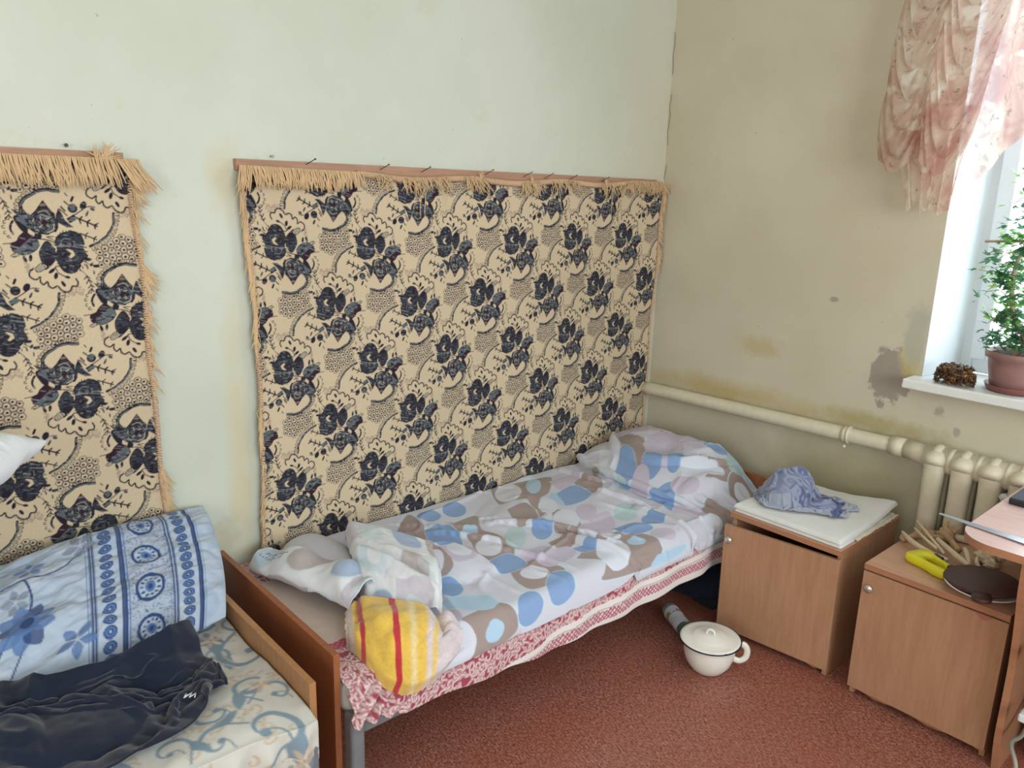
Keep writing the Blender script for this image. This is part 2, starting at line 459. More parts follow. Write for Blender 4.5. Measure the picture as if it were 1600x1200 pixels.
M['white_plastic'] = m_plain('white_plastic', srgb(226, 232, 236), 0.3, var=0.02)
M['sill'] = m_plain('sill_plastic', srgb(228, 230, 226), 0.18, var=0.02)
M['cream_paint'] = m_plain('cream_gloss_paint', srgb(216, 207, 184), 0.42, var=0.05, scale=30, bump=0.35, bscale=70)
M['dark'] = m_plain('black_plastic', (0.012, 0.013, 0.018), 0.4)
M['steel'] = m_plain('steel', (0.35, 0.36, 0.38), 0.35, 0.9)
M['chrome'] = m_plain('satin_nickel', (0.62, 0.60, 0.55), 0.3, 0.85)
M['enamel'] = m_plain('white_enamel', srgb(232, 230, 220), 0.12, var=0.02)
M['enamel_rim'] = m_plain('dark_blue_enamel_rim', srgb(24, 30, 52), 0.2)
M['rug'] = m_cloth('tapestry_weave', None, 0.95, 700, 0.35, 0.05, fine=0.25)
M['fringe'] = m_cloth('peach_cotton_fringe', srgb(212, 182, 142), 0.95, 400, 0.3)
M['binding'] = m_cloth('peach_stitching', srgb(208, 174, 142), 0.95, 400, 0.3)
M['print'] = m_cloth('printed_cotton', None, 0.85, 1200, 0.18, 0.15)
M['fleece'] = m_cloth('fuzzy_wool', None, 1.0, 500, 0.9, 0.4)
M['navy'] = m_cloth('navy_fleece', srgb(23, 31, 48), 0.95, 700, 0.4, 0.35, 0.15)
M['white_cloth'] = m_cloth('white_towelling', srgb(222, 222, 218), 0.95, 350, 0.6, 0.2)
M['pillow_white'] = m_cloth('white_cotton', srgb(224, 228, 232), 0.9, 900, 0.15)
print('helpers ok')

# ================================================================== ROOM
def wall_with_hole(name, axis, at, th, a0, a1, z0, z1, hole, mat):
    bm = bmesh.new(); h0, h1, k0, k1 = hole
    def bx(p0, p1, q0, q1):
        if axis == 'y': add_box(bm, (p0, min(at, at + th), q0), (p1, max(at, at + th), q1))
        else: add_box(bm, (min(at, at + th), p0, q0), (max(at, at + th), p1, q1))
    bx(a0, h0, z0, z1); bx(h1, a1, z0, z1); bx(h0, h1, z0, k0); bx(h0, h1, k1, z1)
    return tag(from_bm(name, bm, mat), kind='structure')
XR = 2.4; YF = -2.0
WX0, WX1, WZ0, WZ1 = -1.079, 0.60, 0.979, 2.50
wall_with_hole('wall_back', 'y', D, 0.30, W - 0.3, XR, 0, ZC, (WX0, WX1, 0.9438, WZ1), M['wall_back'])
tag(box('wall_left', (W - 0.3, YF, 0), (W, D, ZC), M['wall_left'], bev=0), kind='structure')
wall_with_hole('wall_right', 'x', XR, 0.25, YF, D + 0.3, 0, ZC, (-0.9, 1.9, 0.95, 2.5), M['wall_plain'])
wall_with_hole('wall_front', 'y', YF, -0.25, W - 0.3, XR + 0.25, 0, ZC, (-0.6, 1.4, 0.95, 2.5), M['wall_plain'])
tag(box('floor', (W - 0.3, YF, -0.1), (XR, D + 0.3, 0), M['floor'], bev=0), kind='structure')
tag(box('ceiling', (W - 0.3, YF, ZC), (XR, D + 0.3, ZC + 0.15), M['ceiling'], bev=0), kind='structure')

# hairline crack down the corner of the room, drawn as thin dark tubes
pts = []
for i in range(60):
    z = 2.4 - i * 0.022; pts.append((W + 0.006 + 0.004 * math.sin(i * 1.3) + random.uniform(-.003, .003), D - 0.0035, z))
g = Geo()
for (a, b) in ((4, 13), (16, 27), (30, 34), (40, 52)): g.add(tube_geo(pts[a:b], 0.0011, 4))
tag(g.mk('corner_crack_1', m_plain('crack_shadow', srgb(120, 110, 85), 0.9)), kind='structure')

# ---------------- window: plastic reveal, frame, sash, pane, sill
win = thing('window_1', None, None, (WX0, D, WZ0)); win['kind'] = 'structure'
bm = bmesh.new()
def quad_slab(bm, a, b, z0, z1, t):
    """upright slab from plan point a to b, thickness t to the left"""
    a = Vector(a); b = Vector(b); n = Vector((-(b - a).y, (b - a).x)).normalized() * t
    vs = [bm.verts.new((p.x, p.y, z)) for z in (z0, z1) for p in (a, b, b + n, a + n)]
    for f in ((0, 1, 2, 3), (4, 7, 6, 5), (0, 4, 5, 1), (1, 5, 6, 2), (2, 6, 7, 3), (3, 7, 4, 0)): bm.faces.new([vs[i] for i in f])
quad_slab(bm, (WX0 + 0.002, D + 0.001), (WX0 + 0.045, D + 0.26), WZ0 + 0.001, WZ1 - 0.01, 0.004)
quad_slab(bm, (WX1 - 0.045, D + 0.26), (WX1 - 0.002, D + 0.001), WZ0 + 0.001, WZ1 - 0.01, 0.004)
add_box(bm, (WX0 + .004, D + .001, WZ1 - 0.008), (WX1 - .004, D + .26, WZ1 - 0.002))
from_bm('reveal_panel', bm, M['white_plastic'], win)
def frame_ring(name, x0, x1, z0, z1, y0, y1, wd, mat, parent, bev=0.004):
    bm = bmesh.new()
    add_box(bm, (x0, y0, z0), (x0 + wd, y1, z1), bev); add_box(bm, (x1 - wd, y0, z0), (x1, y1, z1), bev)
    add_box(bm, (x0 + wd, y0, z0), (x1 - wd, y1, z0 + wd), bev); add_box(bm, (x0 + wd, y0, z1 - wd), (x1 - wd, y1, z1), bev)
    return from_bm(name, bm, mat, parent)
fr = frame_ring('window_frame', WX0 + 0.02, WX1 - 0.02, WZ0 + 0.001, WZ1 - 0.01, D + 0.245, D + 0.30, 0.062, M['white_plastic'], win)
for (a, b) in ((WX0 + 0.075, -0.27), (-0.25, WX1 - 0.075)):
    s_ = frame_ring('sash', a, b, WZ0 + 0.055, WZ1 - 0.065, D + 0.228, D + 0.275, 0.055, M['white_plastic'], fr)
    t = NT('clear_glass'); tr = t.n('ShaderNodeBsdfTransparent'); gl = t.n('ShaderNodeBsdfGlossy'); gl.inputs['Roughness'].default_value = 0.02; mx = t.n('ShaderNodeMixShader'); mx.inputs[0].default_value = 0.05; t.l(tr.outputs[0], mx.inputs[1]); t.l(gl.outputs[0], mx.inputs[2]); t.l(mx.outputs[0], t.out.inputs[0])
    box('pane', (a + 0.05, D + 0.25, WZ0 + 0.1), (b - 0.05, D + 0.254, WZ1 - 0.11), t.m, fr, bev=0)
sl = box('window_sill', (-1.108, D - 0.10, 0.944), (0.62, D + 0.245, 0.979), M['sill'], win, bev=0.006, seg=3)

# ================================================================== WALL RUGS
cream = srgb(212, 193, 162); navyk = srgb(40, 38, 48); slate = srgb(76, 80, 90); sage = srgb(116, 124, 126); maroon = srgb(58, 34, 46)
lacec = srgb(172, 150, 132); midc = srgb(96, 88, 90)
RS = 0.0005
tile = Ras(0.325, 0.40, RS, cream)
def motif(ox, oy, lw=1.0):
    Mx, My = 0.325 / 1160.0, 0.20 / 752.0
    tile.T = lambda p: (ox + (p[0] - 270 + 13 * float(vnoise(p[0] / 34., p[1] / 34., 61))) * Mx, oy - (p[1] - 700 + 13 * float(vnoise(p[0] / 34., p[1] / 34., 62))) * My)
    S = lambda pts, w_, c=navyk, sm=0: tile.stroke(pts, w_ * Mx, c, sm)
    # lace halo above the scallop
    rr = random.Random(5)
    for k in range(230):
        a = rr.uniform(0, 1); bx_ = 215 + 440 * a; top = 240 + 330 * a ** 1.7 + 20 * math.sin(a * 18)
        x = bx_ + rr.uniform(-18, 18); y = top + rr.uniform(0, 80); L = rr.uniform(8, 18); th = rr.uniform(0, 6.28)
        S([(x, y), (x + L * math.cos(th), y + L * math.sin(th)), (x + L * math.cos(th + 1), y + L * math.sin(th + 1))], 5, lacec)
    sc = [(262, 425), (246, 390), (262, 352), (300, 352), (312, 318), (350, 305), (392, 322), (420, 365), (462, 352), (495, 378), (500, 412), (535, 395), (558, 425), (552, 468), (598, 448), (634, 482), (632, 530), (600, 550)]
    tile.poly([(262, 425), (250, 370), (300, 350), (350, 310), (410, 345), (470, 360), (530, 400), (560, 440), (630, 480), (600, 550), (520, 560), (420, 600), (330, 520)], cream)
    S(sc, 14, navyk, 90)
    for (c, rx, ry, an) in (((370, 385), 15, 30, -.5), ((325, 442), 24, 13, .3), ((420, 465), 17, 32, .3), ((452, 520), 34, 15, -.6)):
        tile.ell_(c, rx * Mx, ry * Mx, navyk, an)
    S([(330, 442), (395, 490), (412, 550), (380, 562)], 9, navyk, 20); S([(412, 550), (455, 520)], 8)
    # arc below-left with teeth, and arc above the honeycomb of the neighbour
    for (arc, sgn) in (([(300, 1272), (420, 1290), (540, 1235), (606, 1165), (618, 1085)], 1), ([(740 - 0, 1040 + 20), (760, 960), (820, 860), (905, 785), (1000, 745)], -1)):
        if sgn < 0: arc = [(x + 255, y - 15) for (x, y) in arc]
        A = smooth_path([(x, y, 0) for x, y in arc], 40)[:, :2]
        S(A, 32 if sgn > 0 else 24); S(A + [0, -6], 9 if sgn > 0 else 7, sage)
        Tn = np.gradient(A, axis=0); Tn /= np.linalg.norm(Tn, axis=1)[:, None]; Nn = np.stack([-Tn[:, 1], Tn[:, 0]], 1)
        if Nn[20].dot([-1, -1] if sgn < 0 else [1, 1]) < 0: Nn = -Nn
        for k in range(1, 39, 3):
            p = A[k] + Nn[k] * 20; q = A[k] + Nn[k] * 46; t_ = Tn[k] * 12
            S([p - t_, q - t_ * .8, q + t_ * .8, p + t_], 6.5, navyk)
    # honeycomb net
    hexpoly = [(812, 575), (1190, 525), (1225, 690), (1110, 775), (930, 870), (815, 735)]
    def inside(x, y):
        c = False
        for k in range(6):
            a, b = hexpoly[k], hexpoly[(k + 1) % 6]
            if (a[1] > y) != (b[1] > y) and x < (b[0] - a[0]) * (y - a[1]) / (b[1] - a[1]) + a[0]: c = not c
        return c
    for i in range(9):
        for j in range(12):
            x = 790 + i * 112 * .5 * 1.0; y = 520 + j * 66 + (33 if i % 2 else 0) - i * 2
            if inside(x, y):
                hx = [(x + 33 * math.cos(k * PI / 3) * 1.05, y + 33 * math.sin(k * PI / 3)) for k in range(7)]
                S(hx, 6.5, midc); tile.ell_((x, y), 14 * Mx, 11 * Mx, navyk, 0)
    # fern, twigs and sprigs on the left
    def twig(a, b, n, L, wd=9, c=navyk, leafw=11):
        a = np.array(a, float); b = np.array(b, float); S([a, b], wd, c); d = (b - a) / np.linalg.norm(b - a); nn = np.array([-d[1], d[0]])
        for k in range(n):
            p = a + (b - a) * (k + .35) / n
            for s_ in (-1, 1): S([p + d * 4, p - d * L * .45 + nn * s_ * L], leafw, c)
    S([(140, 265), (132, 330), (150, 400), (178, 460), (210, 515)], 7, navyk, 20)
    for (x, y) in ((136, 300), (136, 345), (148, 395), (162, 435)):
        S([(x, y + 8), (x - 26, y - 22)], 10); S([(x, y + 8), (x + 26, y - 26)], 10)
    twig((25, 795), (160, 865), 2, 26, 12); twig((0, 925), (180, 1018), 3, 32, 15, navyk, 14)
    for (c, rx, ry, an) in (((70, 538), 30, 15, 0), ((130, 603), 36, 16, .1), ((105, 555), 12, 22, .6), ((150, 530), 8, 26, -.2), ((90, 470), 6, 24, 0)): tile.ell_(c, rx * Mx, ry * Mx, slate if rx < 20 else navyk, an)
    S([(40, 540), (110, 545), (200, 610)], 6); S([(0, 1110), (60, 1115), (130, 1075), (220, 1015)], 9, navyk, 16)
    for (c, rx, ry) in (((95, 1130), 28, 40), ((20, 1090), 22, 14), ((70, 1045), 10, 30)): tile.ell_(c, rx * Mx, ry * Mx, navyk if rx > 25 else slate, .5)
    tile.poly([(175, 985), (235, 965), (255, 1010), (215, 1030), (190, 1050), (165, 1010)], slate, sage)
    tile.ell_((188, 1108), 42 * Mx, 42 * Mx, navyk); tile.ell_((188, 1108), 27 * Mx, 27 * Mx, slate); tile.ell_((188, 1106), 14 * Mx, 14 * Mx, sage); tile.ell_((190, 1106), 6 * Mx, 6 * Mx, navyk)
    S([(220, 1140), (255, 1175)], 12, slate); S([(255, 1085), (285, 1125)], 14); S([(240, 1040), (300, 1105)], 10)
    S([(190, 1178), (180, 1210)], 22); S([(225, 1225), (242, 1250)], 9)
    # stems
    S([(370, 775), (440, 815), (520, 835)], 10, navyk, 12); S([(390, 840), (450, 850), (400, 812)], 8, maroon)
    S([(735, 800), (800, 797)], 8)
    # spiky leaves between the blooms
    tile.poly([(208, 918), (265, 925), (335, 985), (340, 1030), (312, 1115), (290, 1060), (262, 990)], navyk, slate, ang=.7)
    # bloom, upper left
    tile.poly([(205, 545), (245, 495), (300, 480), (355, 505), (378, 560), (392, 610), (402, 660), (380, 715), (380, 770), (368, 825), (320, 868), (262, 886), (200, 872), (152, 832), (142, 770), (156, 715), (140, 655), (138, 615), (180, 598), (206, 585)], slate, navyk, navyk, 9 * Mx, 80, ang=.2, hp=.0050)
    rr = random.Random(8)
    for k in range(34):   # ragged stitched edge
        a_ = k * 2 * PI / 34; px_, py_ = 270 + 128 * math.cos(a_), 690 + 192 * math.sin(a_); S([(px_, py_), (px_ + 16 * math.cos(a_ + .4), py_ + 16 * math.sin(a_ + .4))], 9)
    for (c, rx, ry, an) in (((290, 545), 66, 48, .1), ((338, 655), 56, 66, .2), ((245, 815), 78, 44, .1), ((178, 690), 30, 84, 0), ((335, 790), 36, 46, .2)): tile.ell_(c, rx * Mx, ry * Mx, navyk, an, slate)
    for (c, rx, ry, an) in (((322, 540), 22, 40, .2), ((250, 560), 18, 30, -.5)): tile.ell_(c, rx * Mx, ry * Mx, navyk, an)
    S([(225, 600), (280, 590), (345, 610), (385, 640)], 8, navyk, 16); S([(210, 640), (202, 720), (218, 800), (270, 830)], 8, navyk, 20)
    tile.ell_((338, 668), 30 * Mx, 36 * Mx, maroon, .3, navyk)
    tile.poly([(238, 655), (272, 628), (290, 640), (268, 676), (306, 722), (276, 716), (250, 700)], cream, None, None, .002, 0)
    tile.ell_((268, 768), 40 * Mx, 30 * Mx, maroon, .2); tile.ell_((270, 765), 20 * Mx, 15 * Mx, sage)
    S([(228, 740), (235, 800), (290, 825), (330, 800), (335, 770)], 7, sage, 20); S([(215, 640), (230, 610), (290, 600), (330, 612)], 7, sage, 20)
    S([(170, 620), (185, 590), (200, 580)], 14); S([(150, 840), (190, 880), (240, 895)], 12)
    for k in range(26):
        a_ = rr.uniform(0, 6.28); r1 = rr.uniform(.45, .95); x_q, y_q = 270 + 110 * r1 * math.cos(a_), 690 + 175 * r1 * math.sin(a_); S([(x_q, y_q), (x_q + rr.uniform(18, 34), y_q + rr.uniform(-8, 8))], 5, rr.choice((sage, navyk, navyk, slate)))
    # leaf, upper middle
    tile.poly([(408, 640), (424, 600), (500, 540), (522, 590), (538, 680), (506, 740), (466, 800), (430, 792), (404, 720)], slate, navyk, navyk, 7 * Mx, 50, ang=.1)
    tile.poly([(420, 610), (500, 535), (518, 580), (500, 630), (440, 640)], navyk)
    tile.poly([(478, 560), (560, 515), (580, 545), (540, 595), (505, 585)], sage, cream, navyk, 5 * Mx, 30, ang=1.0)
    # bud, right
    tile.poly([(518, 775), (555, 722), (640, 688), (702, 700), (742, 745), (640, 800), (575, 870), (530, 830)], sage, slate, navyk, 6 * Mx, 50, ang=.9)
    tile.poly([(560, 862), (640, 795), (712, 738), (752, 758), (742, 800), (690, 822), (668, 862), (612, 905)], maroon, None, None, .002, 40)
    tile.poly([(690, 690), (735, 672), (762, 688), (740, 712), (705, 712)], sage, cream, navyk, 5 * Mx)
    for (c, rx, ry, an) in (((605, 655), 14, 32, .2), ((655, 648), 14, 32, -.3)): tile.ell_(c, rx * Mx, ry * Mx, navyk, an)
    # arc with drops at far right
    S([(715, 885), (722, 930), (712, 970), (692, 1000)], 20, navyk, 16)
    for (x, y) in ((748, 862), (775, 905), (778, 955), (760, 1000), (735, 1030)): S([(x - 14, y - 12), (x + 8, y - 10), (x + 8, y + 10), (x - 12, y + 14)], 7)
    # bloom, lower right
    tile.poly([(590, 885), (632, 900), (662, 950), (684, 1030), (655, 1062), (610, 1010), (585, 950)], navyk, None, None, .002, 40)
    D_ = [(345, 930), (362, 890), (400, 900), (430, 868), (480, 874), (520, 880), (545, 900), (585, 940), (578, 985), (560, 1040), (520, 1072), (492, 1100), (470, 1130), (430, 1185), (395, 1130), (372, 1085), (345, 1060), (352, 1020), (326, 985)]
    tile.poly(D_, navyk, slate, navyk, 9 * Mx, 0, ang=.5, hp=.0048)
    tile.poly([(355, 925), (400, 880), (470, 880), (430, 920), (392, 985), (388, 1050), (348, 1000)], sage, navyk, navyk, 6 * Mx, 30, ang=1.1, hp=.0048)
    tile.poly([(480, 885), (550, 915), (572, 975), (530, 1060), (508, 1000), (512, 940)], slate, sage, navyk, 6 * Mx, 30, ang=.2, hp=.0050)
    tile.poly([(395, 1060), (450, 1075), (510, 1062), (470, 1125), (420, 1128)], slate, navyk, navyk, 6 * Mx, 30, ang=.1, hp=.0048)
    tile.poly([(405, 960), (430, 925), (482, 925), (505, 975), (492, 1030), (450, 1052), (412, 1030)], navyk, sage, None, .002, 40, ang=.9, hp=.0055)
    tile.ell_((440, 985), 26 * Mx, 28 * Mx, maroon, .3)
    for k in range(9):
        a_ = k * .7 + .3; S([(448 + 34 * math.cos(a_), 988 + 36 * math.sin(a_)), (448 + 58 * math.cos(a_ + .25), 988 + 60 * math.sin(a_ + .25))], 7, cream if k % 2 else navyk)
    S([(372, 960), (380, 910), (440, 885)], 7, cream, 12); S([(500, 905), (540, 960), (520, 1020)], 6, cream, 12); S([(388, 1050), (430, 1090), (480, 1080)], 5, cream, 12)
    tile.poly([(395, 1130), (430, 1120), (468, 1132), (432, 1186)], srgb(140, 116, 108), None, navyk, 5 * Mx)
    tile.poly([(545, 900), (600, 950), (645, 1010), (672, 1040), (640, 1050), (690, 1112), (640, 1092), (612, 1060), (596, 1110), (570, 1070), (545, 1040), (530, 960)], sage, slate, navyk, 5 * Mx, ang=1.2)
    tile.ell_((512, 860), 30 * Mx, 32 * Mx, navyk)
    for k in range(22):
        x_q, y_q = rr.uniform(360, 560), rr.uniform(900, 1090); S([(x_q, y_q), (x_q + rr.uniform(14, 30), y_q + rr.uniform(-14, 4))], 5, rr.choice((sage, navyk, navyk)))
    for k in range(14):
        x_q, y_q = rr.uniform(540, 650), rr.uniform(930, 1060); S([(x_q, y_q), (x_q + 10, y_q + 26)], 6, rr.choice((navyk, slate)))
def _ell_(c, rx, ry, col, ang=0.0, hatch=None):
    q = tile.T(c); T = tile.T; tile.T = lambda p: p
    tile.ell(q, rx, ry, col, -ang, hatch=hatch); tile.T = T
tile.ell_ = _ell_
motif(0.08, 0.30); motif(0.08 + 0.1625, 0.10)
lum = tile.a.mean(-1); Xt, Yt = np.meshgrid(np.arange(tile.nx), np.arange(tile.ny), indexing='ij')
thr = vnoise(Xt * RS * 75 + Yt * RS * 30, Yt * RS * 330, 71); thr2 = vnoise(Xt * RS * 60, Yt * RS * 300 + Xt * RS * 90, 72)
lim_ = float(np.mean(sage)) * 1.25
tile.a[(lum < lim_) & (thr > .20)] = navyk; tile.a[(lum < lim_) & (thr2 > .33)] = srgb(128, 134, 134); tile.a[(lum < lim_) & (thr2 < -.38)] = srgb(60, 40, 52)
tile.blur(1)

def rug_depth(y, z, ztop, seed):
    return 0.010 + 0.014 * sstep(ztop - 0.16, ztop - 0.02, z) + 0.006 * (1 + np.sin(y * 9 + 3 * vnoise(y * 2, z * 1.3, seed))) * sstep(0, .3, ztop - z) + 0.004 * fbm(y * 6, z * 3, seed, 3)

def rug(name, label, yl, yr, ztop, zbot, origin, flipped, seed, y0clip=None):
    step = 0.0019
    ny = int((yr(1.2) - yl(1.2)) / step); nz = int((1.66 - zbot) / step)
    a = np.linspace(0, 1, ny); b = np.linspace(0, 1, nz); A, B = np.meshgrid(a, b, indexing='ij')
    ym = yl(1.2) + A * (yr(1.2) - yl(1.2)); ZT = ztop(ym)
    Z = zbot + B * (ZT - zbot)
    Y = yl(Z) + A * (yr(Z) - yl(Z))
    X = W + rug_depth(Y, Z, ZT, seed)
    u = (ym - origin[0]); v = (zbot + B * (1.645 - zbot) - origin[1]) + 0.004 * np.sin(ym * 5)
    if flipped: u, v = -u, -v
    colr = tile.sample(u + 0.08, v + 0.30)
    wob = 1 + 0.07 * fbm(ym * 2.5, Z * 2.5, seed + 3, 4)[..., None]
    colr = colr * wob
    o = grid_obj('tapestry', np.stack([X, Y, Z], -1), M['rug'], None, colr)
    return o, (lambda y, z: W + float(rug_depth(np.array(y), np.array(z), float(ztop(np.array(y))), seed)))

def strand(g, p, L, lean, out, r=0.0013, curl=0.0, depth=None):
    """hanging fringe cord from p (x,y,z)"""
    n = 5; pts = []
    for k in range(n):
        t = k / (n - 1)
        pts.append((p[0] + out * math.sin(t * 2.2) , p[1] + lean * t ** 1.4 + curl * math.sin(t * 5), p[2] - L * t + 0.002 * math.sin(t * 3)))
    g.add(tube_geo(pts, [r, r, r * 1.05, r * 1.0, r * .5], 4, False))

def edge_binding(parent, yfun, z0, z1, xf, name='edge_stitching'):
    """overcast stitches wrapped round the side edge"""
    g = Geo(); z = z0; k = 0
    while z < z1:
        y = float(yfun(np.array(z))); x = xf(y, z); dz = 0.0022 * math.sin(k * 1.7)
        g.add(tube_geo([(x + 0.001, y - 0.006, z + dz), (x + 0.0055, y - 0.003, z), (x + 0.0062, y, z - dz), (x + 0.0055, y + 0.004, z - dz), (x + 0.001, y + 0.0065, z - dz)], 0.0026, 5, True))
        z += 0.0066 + random.uniform(-.0006, .0006); k += 1
    return g.mk(name, M['binding'], parent)

# --- right-hand rug (widest, whole in view)
ztop2 = lambda y: 1.652 - 0.007 * np.sin((y - 0.965) * 2.1) - 0.006 * (1 + np.sin(y * 13)) * sstep(1.25, 1.5, y) + 0.01 * sstep(2.85, 2.97, y) - 0.004
yl2 = lambda z: 0.985 + 0.012 * sstep(1.55, 1.2, z) - 0.014 * sstep(1.45, 1.65, z) - 0.012 * sstep(.9, .4, z) + 0.002 * np.sin(z * 21)
yr2 = lambda z: 2.955 + 0.020 * sstep(1.05, 1.4, z) - 0.008 * sstep(.9, .5, z) + 0.003 * np.sin(z * 17)
rug2 = thing('wall_rug', 'wide cream tapestry rug with dark floral pattern above the corner bed', 'rug', (W + .02, 1.96, .33), 'floral tapestry rugs hung on the wall')
t2, xf2 = rug('wall_rug', '', yl2, yr2, ztop2, 0.36, (1.083, 1.420), False, 2)
t2.parent = rug2; t2.location = t2.location - rug2.location + Vector((0, 0, 0)); t2.name = 'tapestry'
g = Geo(); y = 0.968
while y < 1.37:     # long even fringe at the left end
    for q in range(2):
        zt = float(ztop2(np.array(y))) + 0.006; L = random.uniform(.052, .070) * (1 if y > 1.0 else 1.25) * (1 - .25 * float(sstep(1.24, 1.37, np.array(y))))
        strand(g, (W + .036 + q * .003, y + random.uniform(-.002, .002), zt), L, random.gauss(0.006, .009) - (0.02 if y < 1.0 else 0), .008 + random.uniform(0, .004), .0021, random.gauss(0, .002))
    y += 0.0042
for (yc, n, wd) in ((1.44, 9, .02), (1.475, 7, .012), (1.56, 22, .03), (1.60, 18, .03), (1.66, 16, .03), (1.71, 10, .03), (1.83, 22, .03), (1.87, 26, .03), (2.10, 16, .02), (2.15, 24, .03), (2.26, 12, .02), (2.32, 12, .02), (2.37, 10, .03), (2.55, 12, .03), (2.60, 9, .02), (2.68, 14, .03), (2.74, 24, .04), (2.80, 26, .04), (2.86, 30, .04), (2.91, 30, .04), (2.95, 34, .03)):
    for k in range(n):   # scattered tufts
        yy = yc + random.uniform(-wd, wd); zt = float(ztop2(np.array(yy))) + random.uniform(0, .012)
        strand(g, (W + .036 + random.uniform(0, .006), yy, zt), random.uniform(.025, .06), random.gauss(0.015, .02), random.uniform(.004, .014), .0015, random.gauss(0, .004))
for (yc, sg) in ((1.87, 1), (2.13, 1), (2.56, 1)):
    for k in range(9): strand(g, (W + .04, yc, float(ztop2(np.array(yc)))), random.uniform(-.035, -.01), random.gauss(0, .012), .004, .0014)
for (yc) in (1.60, 1.62, 1.72, 2.28, 2.60, 2.64, 2.66): # loose long threads
    strand(g, (W + .037, yc, 1.63), random.uniform(.09, .13), random.gauss(.01, .008), .004, .0014, .004)
zz = 1.62
while zz > 0.42:   # threads matted along both side edges
    dl = 1.0 if zz > 1.15 else 0.18
    if random.random() < dl:
        for k in range(4): strand(g, (xf2(0.985, zz) + .006, float(yl2(np.array(zz))) - .002, zz), random.uniform(.05, .11), random.gauss(-.006, .004), .004, .0014, random.gauss(0, .005))
    zz -= .012
for (zc, n) in ((1.61, 26), (1.57, 22), (1.52, 16), (1.47, 16), (1.43, 14), (1.36, 18), (1.33, 16), (1.30, 10), (1.12, 5), (.62, 2)):
    for k in range(n): strand(g, (xf2(2.95, zc) + .004, float(yr2(np.array(zc))), zc + random.uniform(-.02, .02)), random.uniform(.02, .065), random.gauss(.018, .010), .005, .0014, random.gauss(0, .004))
tag(g.mk('fringe', M['fringe'], rug2), kind='stuff')
edge_binding(rug2, yl2, .40, 1.62, xf2); edge_binding(rug2, yr2, .40, 1.62, xf2)
# rolled top edge of the rug
g = Geo(); yy = 1.36
while yy < 2.94:
    zt = float(ztop2(np.array(yy))); g.add(tube_geo([(W + .026, yy, zt - .010), (W + .037, yy + .001, zt - .003), (W + .037, yy + .002, zt + .006), (W + .028, yy + .002, zt + .011)], .0032, 5)); yy += .0068
g.mk('top_stitching', M['binding'], rug2)

# --- left-hand rug, hung upside down
ztop1 = lambda y: 1.648 - 0.004 * np.sin(y * 7) - 0.0
yr1 = lambda z: 0.668 + 0.012 * sstep(1.6, 1.2, z) + 0.010 * sstep(1.0, .5, z) + 0.003 * np.sin(z * 15)
yl1 = lambda z: -0.30 + 0.0 * z
rug1 = thing('wall_rug', 'cream floral tapestry rug hung upside down above the unmade bed at the left', 'rug', (W + .02, 0.2, .33), 'floral tapestry rugs hung on the wall')
t1, xf1 = rug('wall_rug', '', yl1, yr1, ztop1, 0.40, (0.508, 1.415), True, 5)
t1.parent = rug1; t1.location = t1.location - rug1.location; t1.name = 'tapestry'
g = Geo(); y = -0.28
while y < 0.69:
    for q in range(2):
        zt = 1.656 + (0.008 if .58 < y < .62 else 0); L = random.uniform(.062, .082) * (1.15 if y > .64 else 1)
        strand(g, (W + .036 + q * .003, y, zt), L, random.gauss(0.010, .008) + (.035 if y > .63 else 0), .009 + random.uniform(0, .004), .0022, random.gauss(0, .002))
    y += 0.0042
for k in range(30): strand(g, (W + .04, .60 + random.uniform(-.02, .02), 1.648), random.uniform(-.05, -.01), random.gauss(0.01, .018), .004, .0015)
for (zc, n, s_) in ((1.60, 26, 1.5), (1.55, 14, 1), (1.50, 10, .6), (1.44, 8, .6), (1.36, 26, 1.8), (1.33, 12, 1.2), (1.24, 12, 1), (1.18, 10, .8), (1.12, 12, 1), (1.05, 9, .8), (.76, 20, 1.1), (.72, 22, 1.2), (.68, 24, 1.1), (.64, 26, 1.4), (.60, 30, 1.5), (.56, 30, 1.5), (.52, 24, 1.2)):
    for k in range(n): strand(g, (xf1(.67, zc) + .004, float(yr1(np.array(zc))) + .003, zc + random.uniform(-.02, .02)), random.uniform(.03, .075), abs(random.gauss(.016 * s_, .009)), .005, .0014, random.gauss(0, .004))
tag(g.mk('fringe', M['fringe'], rug1), kind='stuff')
edge_binding(rug1, yr1, .44, 1.60, xf1)

# --- battens, nails and screws
b2 = tag(box('wooden_batten', (W + .0005, .962, 1.640), (W + .021, 2.93, 1.672), M['raw_wood']), 'long thin wooden batten behind the top edge of the wide rug', 'batten', 'wooden battens holding the rugs')
b1 = tag(box('wooden_batten', (W + .0005, -.30, 1.640), (W + .021, 0.655, 1.672), M['raw_wood']), 'wooden batten behind the fringe of the left rug', 'batten', 'wooden battens holding the rugs')
ordn = ['first', 'second', 'third', 'fourth', 'fifth', 'sixth', 'seventh', 'eighth', 'ninth']
npx = [(1.185, 1.667, 0), (1.452, 1.661, .3), (1.620, 1.660, .25), (1.905, 1.66, .7), (2.10, 1.66, .45), (2.215, 1.658, .75), (2.35, 1.656, .6), (2.545, 1.656, .1)]
for k, (y, z, tl) in enumerate(npx):
    g = Geo(); a = Vector((W + .034, y - .006 - .006 * tl, z - .003)); b = Vector((W + .060, y + .012, z + .014 + .004 * tl)); d = (b - a).normalized()
    g.add(tube_geo([a, b], .0014, 6)); g.add(tube_geo([b - d * .0005, b + d * .0016], .0034, 8))
    tag(g.mk('nail', M['dark'], None, False), 'dark bent nail at the top of the wide rug, %s from the left' % ordn[k], 'nail', 'nails along the top of the wide rug')
